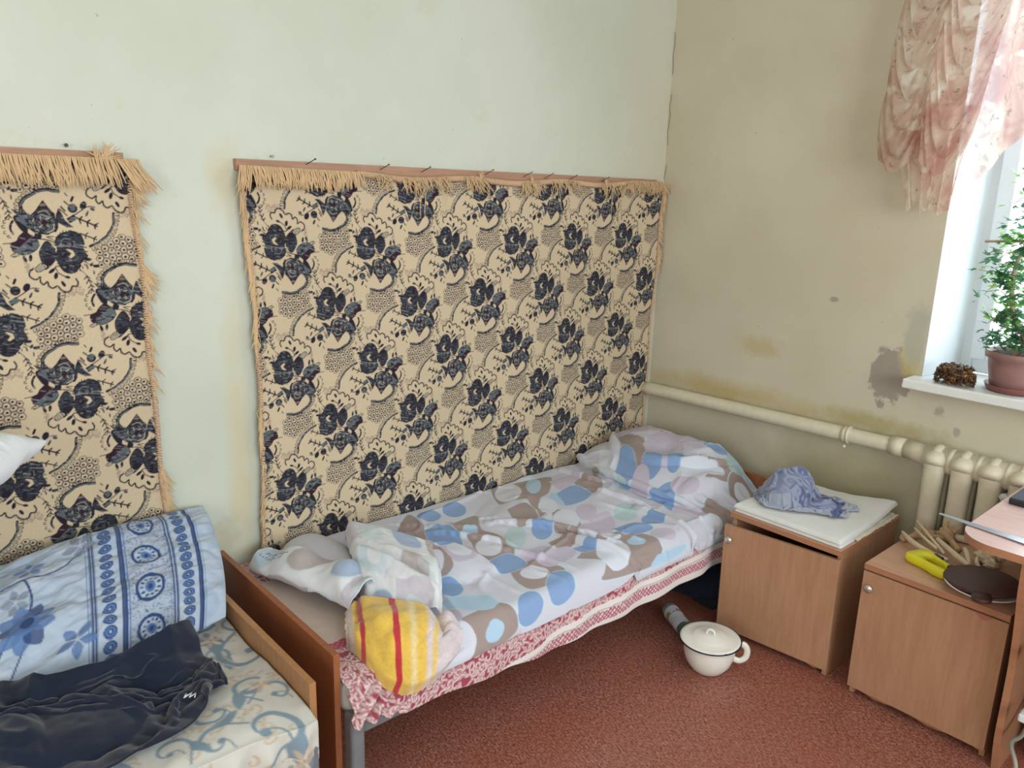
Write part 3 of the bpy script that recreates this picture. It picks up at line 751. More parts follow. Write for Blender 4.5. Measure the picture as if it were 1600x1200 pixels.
for (y, lb) in ((1.080, 'small screw in the wall above the fringe of the wide rug'), (.522, 'small dark screw in the wall above the left rug')):
    g = Geo(); g.add(tube_geo([(W + .0005, y, 1.684), (W + .014, y, 1.684)], .0022, 8)); g.add(tube_geo([(W + .012, y, 1.684), (W + .015, y, 1.684)], .005, 10))
    tag(g.mk('screw', M['steel' if y > 1 else 'dark'], None, False), lb, 'screw')
print('rugs ok')

# ================================================================== RADIATOR AND PIPE
pipe = thing('heating_pipe', 'cream painted heating pipe running along the wall from the corner to the radiator', 'pipe', (-1.65, D - .06, .66))
pp = [(W + .001 + (i / 20) * (-1.06 - W), D - .062, .690 + .022 * i / 20) for i in range(21)]
tube('pipe', pp, .0295, M['cream_paint'], pipe, 20)
for x, r, h_ in ((-1.30, .0335, .022), (-1.285, .037, .006), (-1.10, .036, .05)):
    g = Geo(); z = .690 + .022 * (x - W) / (-1.06 - W); g.add(tube_geo([(x - h_ / 2, D - .062, z), (x + h_ / 2, D - .062, z + .0004)], r, 20)); g.mk('coupling', M['cream_paint'], pipe)
g = Geo(); g.add(tube_geo([(-1.286, D - .092, .672), (-1.286, D - .105, .668)], .006, 8))
g.mk('bleed_screw', M['cream_paint'], pipe)
g = Geo(); g.add(tube_geo([(W + .001, D - .062, .690), (W + .006, D - .062, .690)], .040, 20)); g.mk('wall_collar', M['cream_paint'], pipe)

rad = thing('radiator', 'cream painted cast iron column radiator under the windowsill', 'radiator', (-.6, 2.87, .12))
def section_mesh(x):
    bm = bmesh.new(); y0, y1 = D - .145, D - .030; zt, zb = .752, .14
    # front and back columns: rounded, slightly waisted
    for (yc, ry) in ((y0 + .032, .034), (y1 - .026, .026)):
        prof = [(zb + .03, .75), (zb + .08, 1), (zb + .2, 1.0), (.45, .97), (.62, 1.0), (.70, 1.05), (.735, .95)]
        rings = []
        for (z, s_) in prof:
            rings.append([bm.verts.new((x + .0335 * s_ * math.copysign(abs(math.cos(a)) ** .7, math.cos(a)), yc + ry * s_ * math.copysign(abs(math.sin(a)) ** .8, math.sin(a)), z)) for a in np.linspace(0, 2 * PI, 20, endpoint=False)])
        for i in range(len(rings) - 1):
            for k in range(20): bm.faces.new((rings[i][k], rings[i][(k + 1) % 20], rings[i + 1][(k + 1) % 20], rings[i + 1][k]))
        bm.faces.new(rings[0][::-1]); bm.faces.new(rings[-1])
    me = bpy.data.meshes.new('t'); bm.to_mesh(me); bm.free()
    V = [v.co[:] for v in me.vertices]; F = [tuple(p.vertices) for p in me.polygons]; bpy.data.meshes.remove(me)
    g = Geo(); g.add((V, F))
    yc = (y0 + y1) / 2; n = 22; rr = []
    for (zc, rz, up_) in ((.712, .040, 1), (.185, .038, -1)):   # crown along y, with the raised nose in front
        path = [(x, y0 - .002, zc - .012 * up_), (x, y0 + .012, zc), (x, yc, zc + .004 * up_), (x, y1 - .012, zc), (x, y1, zc - .012 * up_)]
        g.add(tube_geo(smooth_path(path, 14), [.016, .028, .034, .037, .038, .038, .038, .038, .038, .038, .037, .034, .028, .016], 16, True, 1.0))
    # small crest on top
    g.add(tube_geo(smooth_path([(x, y0 + .012, .728), (x, y0 + .030, .746), (x, yc, .752), (x, y1 - .02, .738)], 10), [.006, .012, .015, .016, .016, .016, .015, .013, .010, .005], 10))
    # centre web between the columns
    g.add(([(x - .012, y0 + .04, .2), (x + .012, y0 + .04, .2), (x + .012, y1 - .03, .2), (x - .012, y1 - .03, .2), (x - .012, y0 + .04, .7), (x + .012, y0 + .04, .7), (x + .012, y1 - .03, .7), (x - .012, y1 - .03, .7)],
           [(0, 3, 2, 1), (4, 5, 6, 7), (0, 1, 5, 4), (1, 2, 6, 5), (2, 3, 7, 6), (3, 0, 4, 7)]))
    return g
sec0 = None
for k in range(8):
    x = -.945 + k * .0905
    if sec0 is None: sec0 = section_mesh(x).mk('radiator_section', M['cream_paint'], rad)
    else:
        c = sec0.copy(); COL.objects.link(c); c.parent = rad; c.location = sec0.location + Vector((k * .0905, 0, 0))
for zc in (.712, .185):
    g = Geo()
    for yy in (D - .088,):
        g.add(tube_geo([(-.99, yy, zc), (-.30, yy, zc)], .046, 20))
        for k in range(8):
            g.add(tube_geo([(-.945 + (k + .42) * .0905, yy, zc), (-.945 + (k + .58) * .0905, yy, zc)], .0472, 18))
    if zc > .5: g.add(tube_geo([(-1.06, D - .062, .712), (-1.02, D - .075, .712), (-.97, D - .088, .712)], .036, 16))
    g.mk('connecting_hub', M['cream_paint'], rad)
g = Geo(); g.add(tube_geo([(-.715, D - .09, .650), (-.715, D - .128, .648)], .011, 6)); g.add(tube_geo([(-.715, D - .126, .648), (-.715, D - .132, .648)], .015, 6))
g.mk('air_valve', M['white_plastic'], rad)

# ================================================================== BEDS
# ---- patterns of the bed linen (dye only)
def scroll_pattern(w, h, base, fg, fg2, seed, n=26, unit=.05, wrap=True):
    """damask scrollwork: curling tendrils with leaf ends"""
    R_ = Ras(w, h, .0009, base, wrap); rr = random.Random(seed)
    for k in range(n):
        cx, cy = rr.uniform(0, w), rr.uniform(0, h); a0 = rr.uniform(0, 2 * PI); sg = rr.choice((-1, 1)); r0 = unit * rr.uniform(.6, 1.0)
        pts = []
        for i in range(26):
            t = i / 25; a = a0 + sg * t * 5.0; r = r0 * (1 - .82 * t); pts.append((cx + r * math.cos(a), cy + r * math.sin(a)))
        for i in range(0, 24, 2): R_.stroke(pts[i:i + 3], unit * (.24 * (1 - i / 30) + .03), fg, 0)
        R_.ell(pts[-1], unit * .13, unit * .13, fg)
        # leaf at the outer end
        p = np.array(pts[0]); d = np.array(pts[0]) - np.array(pts[2]); d /= np.linalg.norm(d); nn = np.array([-d[1], d[0]]) * sg
        L = unit * rr.uniform(.9, 1.5)
        R_.poly([p - nn * unit * .12, p + d * L * .4 - nn * unit * .30, p + d * L + nn * unit * .35, p + d * L * .45 + nn * unit * .28, p + nn * unit * .12], fg2 if fg2 else fg, sm=24)
        q = np.array(pts[8]) ; R_.stroke([q, q + nn * unit * .3 - d * unit * .3, q + nn * unit * .1 - d * unit * .7], unit * .10, fg, 12)
    return R_
red_c = srgb(160, 68, 86); cream_w = srgb(226, 214, 210)
def filigree():
    R_ = Ras(.30, .26, .0009, red_c); rr = random.Random(3); wt = cream_w
    for k in range(330):
        cx, cy = rr.uniform(0, .30), rr.uniform(0, .26); a0 = rr.uniform(0, 6.28); sg = rr.choice((-1, 1)); r0 = rr.uniform(.009, .019)
        pts = [(cx + r0 * (1 - .8 * i / 16) * math.cos(a0 + sg * 4.6 * i / 16), cy + r0 * (1 - .8 * i / 16) * math.sin(a0 + sg * 4.6 * i / 16)) for i in range(17)]
        A_ = np.array(pts); d = A_[0] - A_[1]; d /= np.linalg.norm(d); nn = np.array([-d[1], d[0]]) * sg
        A_ = np.vstack([A_[0] + d * r0 * .9 + nn * r0 * .5, A_[0] + d * r0 * .4 + nn * r0 * .1, A_])
        R_.stroke(A_, .0088, red_c); R_.stroke(A_, .0046, wt)
        if rr.random() < .5:
            p = A_[3]; R_.poly([p, p + nn * -.006 + d * .003, p - nn * .013, p - nn * .006 - d * .004], wt, None, red_c, .0012)
    return R_
red_pat = filigree().blur(1)
def sheet_colour(s, t):
    """s along the bed, t down from the mattress edge: scrollwork, white stripe, trellis band, white hem"""
    base = red_pat.sample(s, t)
    white = np.array(srgb(228, 220, 218)); red2 = np.array(srgb(178, 90, 110)); gr = np.array(srgb(170, 170, 165))
    tre = (np.abs(((s * 60 + t * 60) % 1) - .5) < .22) | (np.abs(((s * 60 - t * 60) % 1) - .5) < .22)
    band = np.where(tre[..., None], red2, white)
    e = np.interp(s, [.84, 1.3, 1.6, 2.0, 2.8], [.25, .20, .145, .118, .105]) + .004 * vnoise(s * 4, s * 0, 4)
    c = np.where((t > e)[..., None], white, base); c = np.where((np.abs(t - e - .022) < .002)[..., None], gr, c)
    c = np.where((t > e + .026)[..., None], band, c); c = np.where((t > e + .062)[..., None], white, c)
    return c

# ---- duvet cover print: rounded pebbles on a patchwork of taupe, white and lilac
def pebble_pattern():
    R_ = Ras(1.32, 1.32, .0016, srgb(222, 222, 228)); rr = random.Random(21); cs = .165
    white, blue, ltb, mint, taupe, lilac = srgb(230, 233, 238), srgb(134, 164, 204), srgb(176, 206, 226), srgb(190, 210, 212), srgb(166, 148, 144), srgb(200, 192, 206)
    pale = srgb(208, 226, 230)
    pr = [['t', 't', 'w', 'l', 'w', 't', 'w', 'l'], ['w', 't', 'b', 'w', 'm', 't', 't', 'w'], ['l', 'w', 'w', 'b', 'l', 'w', 't', 'w'], ['w', 'b', 'l', 'w', 't', 't', 'w', 'm'],
          ['t', 'w', 'm', 'l', 'w', 't', 'b', 'l'], ['t', 't', 'w', 'w', 'b', 'l', 'w', 'w'], ['w', 't', 'l', 'b', 'w', 'w', 'l', 't'], ['b', 'w', 'w', 't', 't', 'm', 'w', 't']]
    bg = {'t': taupe, 'w': white, 'l': lilac, 'm': white, 'b': white}
    dot = {'t': white, 'w': blue, 'l': pale, 'm': mint, 'b': taupe}
    for i in range(8):
        for j in range(8):
            k = pr[i][j]; cx, cy = (i + .5) * cs, (j + .5) * cs; h = cs * .53
            pts = [(cx + sx * h + rr.uniform(-.008, .008), cy + sy * h + rr.uniform(-.008, .008)) for sx, sy in ((-1, -1), (1, -1), (1, 1), (-1, 1))]
            R_.poly(pts, bg[k], sm=60)
    for i in range(8):
        for j in range(8):
            k = pr[i][j]; cx, cy = (i + .5) * cs + rr.uniform(-.012, .012), (j + .5) * cs + rr.uniform(-.012, .012)
            rx, ry = cs * rr.uniform(.28, .36), cs * rr.uniform(.30, .42); an = rr.uniform(-.5, .5); c = dot[k]
            if k == 'w' and rr.random() < .45: c = rr.choice((lilac, ltb, blue, blue, mint))
            pts = [(cx + math.copysign(abs(math.cos(t)) ** .72, math.cos(t)) * rx * math.cos(an) - math.copysign(abs(math.sin(t)) ** .72, math.sin(t)) * ry * math.sin(an),
                    cy + math.copysign(abs(math.cos(t)) ** .72, math.cos(t)) * rx * math.sin(an) + math.copysign(abs(math.sin(t)) ** .72, math.sin(t)) * ry * math.cos(an)) for t in np.linspace(0, 2 * PI, 40, endpoint=False)]
            if k == 't' and rr.random() < .5:
                R_.ell((cx - .028, cy + .022), .030, .036, white, .4); R_.ell((cx + .034, cy - .024), .024, .028, rr.choice((ltb, white)), -.3); continue
            if k in 'wb' and rr.random() < .6: R_.poly([(cx + (p[0] - cx) * 1.14, cy + (p[1] - cy) * 1.14) for p in pts], pale)
            R_.poly(pts, c)
            if rr.random() < .16: R_.ell((cx, cy), rx * .5, ry * .5, white)
    for k in range(26):   # faint watercolour washes of the print
        R_.ell((rr.uniform(0, 1.32), rr.uniform(0, 1.32)), rr.uniform(.05, .1), rr.uniform(.03, .07), rr.choice((pale, white, lilac, srgb(226, 226, 210))), rr.uniform(0, 3), al=.35)
    return R_.blur(1)
peb = pebble_pattern()

# the same print laid out over the whole cover (millimetres on the bed)
PRINT = [('T', [(-2280,1959),(-2268,2041),(-2244,2142),(-2209,2221),(-2092,2096),(-2062,2021),(-1986,1964),(-1921,2017),(-1807,1983),(-1776,1920),(-1803,1885),(-1847,1880),(-1947,1965),(-1945,1894),(-2079,1968),(-2108,1899),(-2136,1874)]), ('T', [(-2056,1844),(-2055,1940),(-1935,1889),(-1928,1800),(-1975,1809)]), ('T', [(-2100,1606),(-2107,1730),(-2005,1676),(-1929,1691),(-1812,1652),(-1788,1618),(-1796,1551),(-1870,1544),(-1980,1594)]), ('T', [(-1923,1395),(-1886,1409),(-1799,1384),(-1788,1327),(-1854,1347)]), ('T', [(-1775,1792),(-1776,1926),(-1716,1860),(-1703,1785)]), ('T', [(-1723,1560),(-1709,1644),(-1605,1687),(-1569,1597),(-1580,1524),(-1647,1524)]), ('T', [(-1625,1787),(-1691,1980),(-1660,2076),(-1579,2113),(-1509,2084),(-1475,2021),(-1506,1798),(-1554,1840)]), ('T', [(-1549,1192),(-1569,1377),(-1488,1401),(-1444,1342),(-1438,1205),(-1483,1225)]), ('T', [(-2111,2260),(-2123,2398),(-2017,2337),(-1982,2217)]), ('T', [(-2232,2647),(-2060,2644),(-1944,2482),(-2033,2492)]), ('T', [(-1598,2382),(-1606,2539),(-1456,2523),(-1407,2436),(-1477,2387)]), ('T', [(-2169,1417),(-2266,1535),(-2145,1515),(-2005,1438),(-2072,1413)]), ('T', [(-1467,2507),(-1481,2630),(-1425,2590),(-1410,2480)]), ('P', [(-1817,2040),(-1822,2153),(-1712,2063),(-1711,1964)]), ('P', [(-1766,1647),(-1775,1751),(-1716,1745),(-1712,1646)]), ('P', [(-1691,2389),(-1611,2458),(-1532,2391),(-1653,2380)]), ('P', [(-2037,2625),(-2017,2787),(-1851,2652),(-1863,2520)]), ('P', [(-2177,2183),(-2178,2381),(-2070,2168)]), ('P', [(-1917,1417),(-1919,1546),(-1818,1501),(-1806,1407)]), ('P', [(-1618,1176),(-1611,1248),(-1557,1232),(-1556,1173)]), ('P', [(-1732,1666),(-1714,1808),(-1654,1794),(-1642,1668)]), ('P', [(-2070,2381),(-2001,2407),(-1922,2377),(-2044,2402)]), ('B', [(-2123,1510),(-2100,1600),(-1958,1543),(-1917,1427),(-1983,1435)]), ('B', [(-2061,2106),(-2077,2232),(-1970,2212),(-1958,2054)]), ('B', [(-1792,1528),(-1794,1623),(-1705,1616),(-1710,1518)]), ('B', [(-1689,1824),(-1673,1922),(-1636,1938),(-1639,1837)]), ('B', [(-1708,2058),(-1699,2164),(-1624,2176),(-1641,2066)]), ('B', [(-2065,2448),(-2075,2556),(-1924,2446),(-1947,2376)]), ('B', [(-1816,2377),(-1771,2479),(-1689,2376),(-1784,2396)]), ('B', [(-1921,2773),(-1890,2901),(-1810,2759)]), ('C', [(-1487,2385),(-1451,2457),(-1411,2376),(-1462,2399)]), ('C', [(-2087,2102),(-2059,2109),(-1958,2054),(-2024,2040)]), ('C', [(-1505,2073),(-1499,2225),(-1465,2186),(-1465,2033)]), ('B', [(-2190,1626),(-2174,1604),(-2174,1578),(-2190,1558),(-2216,1550),(-2242,1558),(-2259,1580),(-2259,1607),(-2243,1628),(-2216,1636)]), ('B', [(-2180,1739),(-2157,1710),(-2152,1679),(-2169,1658),(-2200,1654),(-2234,1670),(-2259,1699),(-2264,1731),(-2247,1753),(-2215,1756)]), ('C', [(-2169,2126),(-2135,2086),(-2121,2052),(-2132,2037),(-2164,2048),(-2205,2078),(-2241,2119),(-2257,2155),(-2245,2170),(-2211,2159)]), ('B', [(-1840,1871),(-1814,1835),(-1806,1803),(-1820,1785),(-1850,1789),(-1886,1813),(-1914,1849),(-1923,1884),(-1909,1902),(-1877,1897)]), ('M', [(-1854,1755),(-1824,1718),(-1815,1685),(-1830,1667),(-1862,1670),(-1901,1695),(-1932,1732),(-1943,1767),(-1928,1786),(-1893,1782)]), ('B', [(-1707,1354),(-1692,1332),(-1693,1305),(-1710,1284),(-1736,1276),(-1763,1285),(-1779,1308),(-1779,1335),(-1761,1357),(-1734,1364)]), ('B', [(-1514,1652),(-1490,1615),(-1486,1580),(-1502,1559),(-1534,1560),(-1569,1583),(-1594,1619),(-1600,1656),(-1582,1678),(-1549,1676)]), ('B', [(-1488,1500),(-1467,1469),(-1464,1438),(-1480,1418),(-1509,1417),(-1540,1435),(-1563,1466),(-1567,1499),(-1550,1520),(-1520,1520)]), ('B', [(-1645,2280),(-1632,2248),(-1634,2216),(-1650,2195),(-1675,2192),(-1700,2210),(-1714,2241),(-1713,2274),(-1696,2296),(-1670,2298)]), ('B', [(-1881,2551),(-1854,2504),(-1847,2463),(-1862,2443),(-1892,2449),(-1926,2480),(-1955,2527),(-1963,2571),(-1948,2592),(-1916,2585)]), ('B', [(-1816,2590),(-1801,2562),(-1797,2536),(-1806,2522),(-1825,2525),(-1847,2546),(-1863,2575),(-1865,2600),(-1854,2611),(-1835,2608)]), ('B', [(-1483,2628),(-1459,2577),(-1449,2529),(-1461,2511),(-1491,2529),(-1530,2578),(-1556,2630),(-1564,2675),(-1550,2693),(-1518,2673)]), ('W', [(-2169,2016),(-2129,1966),(-2116,1921),(-2135,1896),(-2179,1901),(-2232,1934),(-2276,1984),(-2292,2033),(-2272,2059),(-2224,2052)]), ('W', [(-1969,2024),(-1944,1989),(-1937,1958),(-1950,1941),(-1979,1944),(-2013,1967),(-2040,2001),(-2048,2035),(-2033,2053),(-2004,2048)]), ('W', [(-1837,2008),(-1812,1969),(-1809,1931),(-1826,1908),(-1859,1909),(-1896,1932),(-1922,1971),(-1928,2009),(-1909,2033),(-1874,2033)]), ('C', [(-2004,1655),(-1985,1632),(-1980,1611),(-1990,1597),(-2012,1597),(-2037,1611),(-2058,1633),(-2064,1656),(-2053,1669),(-2029,1669)]), ('W', [(-1848,1637),(-1825,1605),(-1821,1573),(-1838,1552),(-1869,1549),(-1904,1567),(-1929,1598),(-1934,1631),(-1916,1654),(-1883,1656)]), ('W', [(-1830,1372),(-1808,1350),(-1800,1331),(-1809,1320),(-1831,1322),(-1858,1336),(-1881,1358),(-1890,1378),(-1881,1390),(-1857,1387)]), ('W', [(-1615,1634),(-1604,1611),(-1608,1584),(-1625,1563),(-1649,1555),(-1671,1564),(-1683,1586),(-1680,1614),(-1662,1636),(-1638,1644)]), ('W', [(-1548,1958),(-1521,1910),(-1518,1864),(-1539,1838),(-1577,1839),(-1618,1869),(-1648,1917),(-1653,1966),(-1630,1994),(-1590,1991)]), ('W', [(-1650,2028),(-1643,2008),(-1649,1984),(-1664,1964),(-1685,1956),(-1701,1963),(-1709,1982),(-1703,2007),(-1687,2028),(-1667,2036)]), ('C', [(-1571,2071),(-1563,2053),(-1566,2032),(-1578,2016),(-1595,2012),(-1610,2021),(-1618,2039),(-1615,2061),(-1603,2076),(-1586,2080)]), ('C', [(-1475,1342),(-1462,1323),(-1461,1302),(-1472,1288),(-1492,1285),(-1513,1295),(-1527,1314),(-1528,1335),(-1516,1350),(-1496,1353)]), ('W', [(-1840,1495),(-1823,1472),(-1823,1446),(-1838,1426),(-1864,1420),(-1891,1431),(-1909,1454),(-1910,1481),(-1893,1501),(-1867,1507)]), ('W', [(-1474,2434),(-1456,2390),(-1475,2376),(-1513,2379),(-1544,2378),(-1557,2377),(-1564,2403),(-1565,2449),(-1544,2476),(-1509,2470)]), ('W', [(-2105,2542),(-2044,2459),(-2021,2403),(-2041,2389),(-2086,2407),(-2152,2468),(-2218,2554),(-2245,2617),(-2225,2635),(-2174,2610)]), ('W', [(-1451,1226),(-1425,1191),(-1421,1155),(-1442,1130),(-1478,1125),(-1518,1143),(-1547,1177),(-1552,1216),(-1531,1242),(-1491,1246)]), ('M', [(-1882,2398),(-1893,2401),(-1905,2384),(-1926,2370),(-1958,2375),(-1985,2394),(-1983,2402),(-1948,2391),(-1910,2384),(-1885,2387)]), ('M', [(-1755,2250),(-1731,2208),(-1727,2169),(-1744,2148),(-1776,2151),(-1811,2179),(-1836,2221),(-1842,2261),(-1824,2284),(-1791,2279)]), ('P', [(-1846,2114),(-1823,2078),(-1818,2045),(-1832,2025),(-1861,2029),(-1894,2052),(-1918,2088),(-1924,2123),(-1909,2143),(-1879,2139)]), ('P', [(-1733,2009),(-1715,1977),(-1713,1946),(-1728,1927),(-1755,1926),(-1783,1945),(-1802,1976),(-1805,2009),(-1789,2029),(-1761,2029)]), ('P', [(-1855,2442),(-1827,2396),(-1832,2377),(-1857,2376),(-1880,2377),(-1902,2392),(-1930,2436),(-1943,2479),(-1931,2498),(-1896,2483)]), ('P', [(-1544,2210),(-1536,2185),(-1542,2156),(-1559,2134),(-1582,2127),(-1601,2137),(-1610,2162),(-1604,2191),(-1586,2214),(-1563,2221)]), ('C', [(-1572,1380),(-1560,1350),(-1571,1309),(-1601,1272),(-1639,1252),(-1670,1257),(-1683,1286),(-1672,1328),(-1642,1367),(-1603,1386)]), ('M', [(-1643,2802),(-1628,2764),(-1628,2729),(-1643,2709),(-1668,2712),(-1693,2736),(-1709,2774),(-1709,2810),(-1693,2831),(-1668,2828)]), ('P', [(-2090,2902),(-2061,2832),(-2066,2759),(-2103,2710),(-2159,2700),(-2213,2735),(-2245,2804),(-2242,2881),(-2203,2934),(-2145,2942)]), ('W', [(-1703,2631),(-1686,2588),(-1686,2537),(-1706,2505),(-1741,2506),(-1779,2538),(-1803,2590),(-1798,2633),(-1774,2661),(-1737,2660)]), ]
def cover_print():
    R_ = Ras(.92, 2.02, .0016, srgb(204, 205, 217), False); R_.T = lambda p: (p[0] / 1000 + 2.35, p[1] / 1000 - .88)
    taupe, white, blue, ltb, mint, lilac, pale = srgb(160, 144, 140), srgb(212, 216, 228), srgb(134, 162, 204), srgb(174, 202, 224), srgb(180, 202, 206), srgb(194, 186, 204), srgb(196, 214, 224)
    cm = {'T': taupe, 'W': white, 'B': blue, 'C': ltb, 'M': mint, 'P': lilac}; rr = random.Random(4)
    for k in range(40): R_.ell((rr.uniform(-2300, -1480), rr.uniform(900, 2850)), .08, .05, rr.choice((pale, white, lilac, srgb(214, 214, 206))), rr.uniform(0, 3), al=.3)
    def grow(P, f):
        c = np.mean(P, 0); return [tuple(c + (np.array(p) - c) * f) for p in P]
    for (k, cx_, cy_, a_, b_, an_) in (('P', -1900, 2740, 80, 45, .2), ('T', -1700, 2640, 90, 60, .8), ('W', -1690, 2640, 48, 34, .6), ('B', -1760, 2770, 46, 36, 0), ('T', -1575, 2700, 60, 70, .2), ('W', -1580, 2700, 30, 40, 0), ('C', -1640, 2790, 50, 26, .4), ('T', -2040, 2790, 70, 34, 0), ('W', -2050, 2790, 36, 20, 0), ('B', -1850, 2610, 40, 34, .3), ('P', -1720, 2500, 55, 40, .5), ('P', -2200, 2700, 50, 60, 0)):
        c_, s2 = math.cos(an_), math.sin(an_)
        PRINT.append((k, [(cx_ + a_ * math.cos(t) * c_ - b_ * math.sin(t) * s2, cy_ + a_ * math.cos(t) * s2 + b_ * math.sin(t) * c_) for t in np.linspace(0, 2 * PI, 10, endpoint=False)]))
    for (k, P) in PRINT:
        if k in 'BC': R_.poly(grow(P, 1.16), pale, sm=48)
    for (k, P) in PRINT:
        if k == 'T': R_.poly(grow(P, 1.12), pale, sm=90); R_.poly(grow(P, 1.06), taupe, sm=90)
    for (k, P) in PRINT:
        if k != 'T':
            if k == 'B': R_.poly(grow(P, 1.12), pale, sm=48, al=.8)
            R_.poly(grow(P, 1.06), cm[k], sm=48)
    return R_
cov = cover_print()

# ---- right-hand bed (foot end near the other bed, head in the corner)
FY = 0.845                       # inner face of the foot panel
bedR = thing('bed', 'single bed in the corner made up with a pebble print duvet and red scroll sheet', 'bed', (-1.93, 1.85, 0), 'single beds along the rug wall')
def panel(name, x0, x1, y0, y1, ztop, mat, parent, z0=.03):
    bm = bmesh.new(); add_box(bm, (x0, y0, z0), (x1, y1, ztop), .0018, 2); return from_bm(name, bm, mat, parent)
panel('footboard', W + .035, -1.556, FY - .018, FY, .466, M['cherry'], bedR)
panel('headboard', W + .035, -1.545, 2.842, 2.860, .470, M['cherry'], bedR)
def leg_(x, y, parent, mat, sx=.048, sy=.04, ztop=.300):
    bm = bmesh.new(); add_box(bm, (x - sx / 2, y - sy / 2, 0.0), (x + sx / 2, y + sy / 2, ztop), .011, 3); return from_bm('leg', bm, mat, parent)
for (x, y) in ((-1.535, FY + .024), (W + .08, FY + .024), (-1.545, 2.818), (W + .08, 2.818)): leg_(x, y, bedR, M['grey_metal'])
for x in (-1.548, W + .08): box('side_rail', (x - .012, FY + .045, .222), (x + .012, 2.797, .272), M['grey_metal'], bedR, .004)
g = Geo()
for k in range(14):
    y = FY + .13 + k * .14; g.add(tube_geo([(W + .09, y, .262), (-1.56, y, .262)], .007, 6))
g.mk('spring_base', M['grey_metal'], bedR)
for x in (-1.70,):
    g = Geo(); g.add(tube_geo([(x, FY - .0185, .085), (x, FY - .020, .085)], .007, 12)); g.mk('screw_cap', M['dark'], bedR)

def mat_profile(x, y, xe, xw, y0, y1, ztop, ex=.05):
    """mattress top surface, rounded down at the open side and both ends"""
    d = np.minimum.reduce([xe - x, np.full_like(x, 1.0), (y - y0) * 1.2 + .02, (y1 - y) * 1.2 + .02])
    return ztop - ex * np.clip(1 - d / ex, 0, 1) ** 2
# mattress: closed body
def mattress(name, x0, x1, y0, y1, z0, z1, parent, mat):
    bm = bmesh.new(); add_box(bm, (x0, y0, z0), (x1, y1, z1), .04, 4); return from_bm(name, bm, mat, parent, True)
matt = tag(mattress('mattress', W + .03, -1.535, FY + .006, 2.838, .274, .385, None, M['white_cloth']), 'thin mattress under the red scroll sheet of the corner bed', 'mattress')

# ---- red scroll sheet: grid over the top and hanging down the open side
ns, nt = 520, 250
s = np.linspace(FY + .004, 2.836, ns); top_w = .775; drop_tot = .20
hem = lambda y: np.interp(y, [.84, .93, 1.02, 1.25, 1.54, 1.95, 2.43, 2.84], [.282, .270, .256, .238, .212, .215, .222, .23])
t = np.linspace(0, 1, nt); S_, T_ = np.meshgrid(s, t, indexing='ij')
H_ = hem(S_); Ltop = .75; Lside = .392 - H_
arc = T_ * (Ltop + Lside)
xe = -1.515
top = arc < Ltop
rad_c = .03
xx = np.where(top, W + .03 + arc * (xe - W - .03) / Ltop, xe)
zz_ = np.where(top, .392, .392 - (arc - Ltop))
# round the edge
dd = arc - Ltop; k = np.exp(-(dd / .028) ** 2); zz_ = zz_ - .010 * k; xx = xx - .010 * k
fold = .006 * np.sin(S_ * 31 + 4 * vnoise(S_ * 3, T_ * 2, 5)) * sstep(Ltop - .02, Ltop + .14, arc) + .010 * fbm(S_ * 5, arc * 7, 8, 3) * sstep(Ltop - .05, Ltop + .05, arc)
xx = xx + fold + .014 * sstep(Ltop, Ltop + .15, arc) * (1 + 0 * S_)
# gathered pleats near the foot corner
pl = np.exp(-((S_ - .90) / .07) ** 2) * sstep(Ltop - .12, Ltop + .06, arc)
xx = xx + pl * .016 * np.sin((S_ * 1.0 + arc * .9) * 120); zz_ = zz_ + .006 * fbm(S_ * 9, arc * 9, 9, 3) * np.where(top, 1, 0) + .004 * pl * np.sin(S_ * 130)
redcol = sheet_colour(S_, np.where(True, (arc - Ltop + .03), 0))
beige = np.array(srgb(206, 188, 176))     # centre panel of the sheet is plain
f = sstep(Ltop - .155, Ltop - .150, arc)
wall_f = 1 - sstep(.13, .135, arc)
c_top = np.where((((np.abs(((S_ * 55 + arc * 55) % 1) - .5) < .2) | (np.abs(((S_ * 55 - arc * 55) % 1) - .5) < .2)))[..., None], np.array(srgb(176, 70, 92)), np.array(srgb(190, 120, 132)))
near = sstep(Ltop - .19, Ltop - .187, arc) * (1 - f)
col_ = beige * (1 - f[..., None]) + redcol * f[..., None]
col_ = np.where(((arc > Ltop - .19) & (arc < Ltop - .155))[..., None], c_top, col_)
col_ = np.where(((arc < .15) | ((S_ < FY + .045)))[..., None], red_pat.sample(S_, arc), col_)
sh = grid_obj('bed_sheet', np.stack([xx, S_, zz_], -1), M['print'], None, col_, flip=True)
tag(solid(sh, .003), 'red and white scroll print sheet hanging over the side of the corner bed', 'sheet')

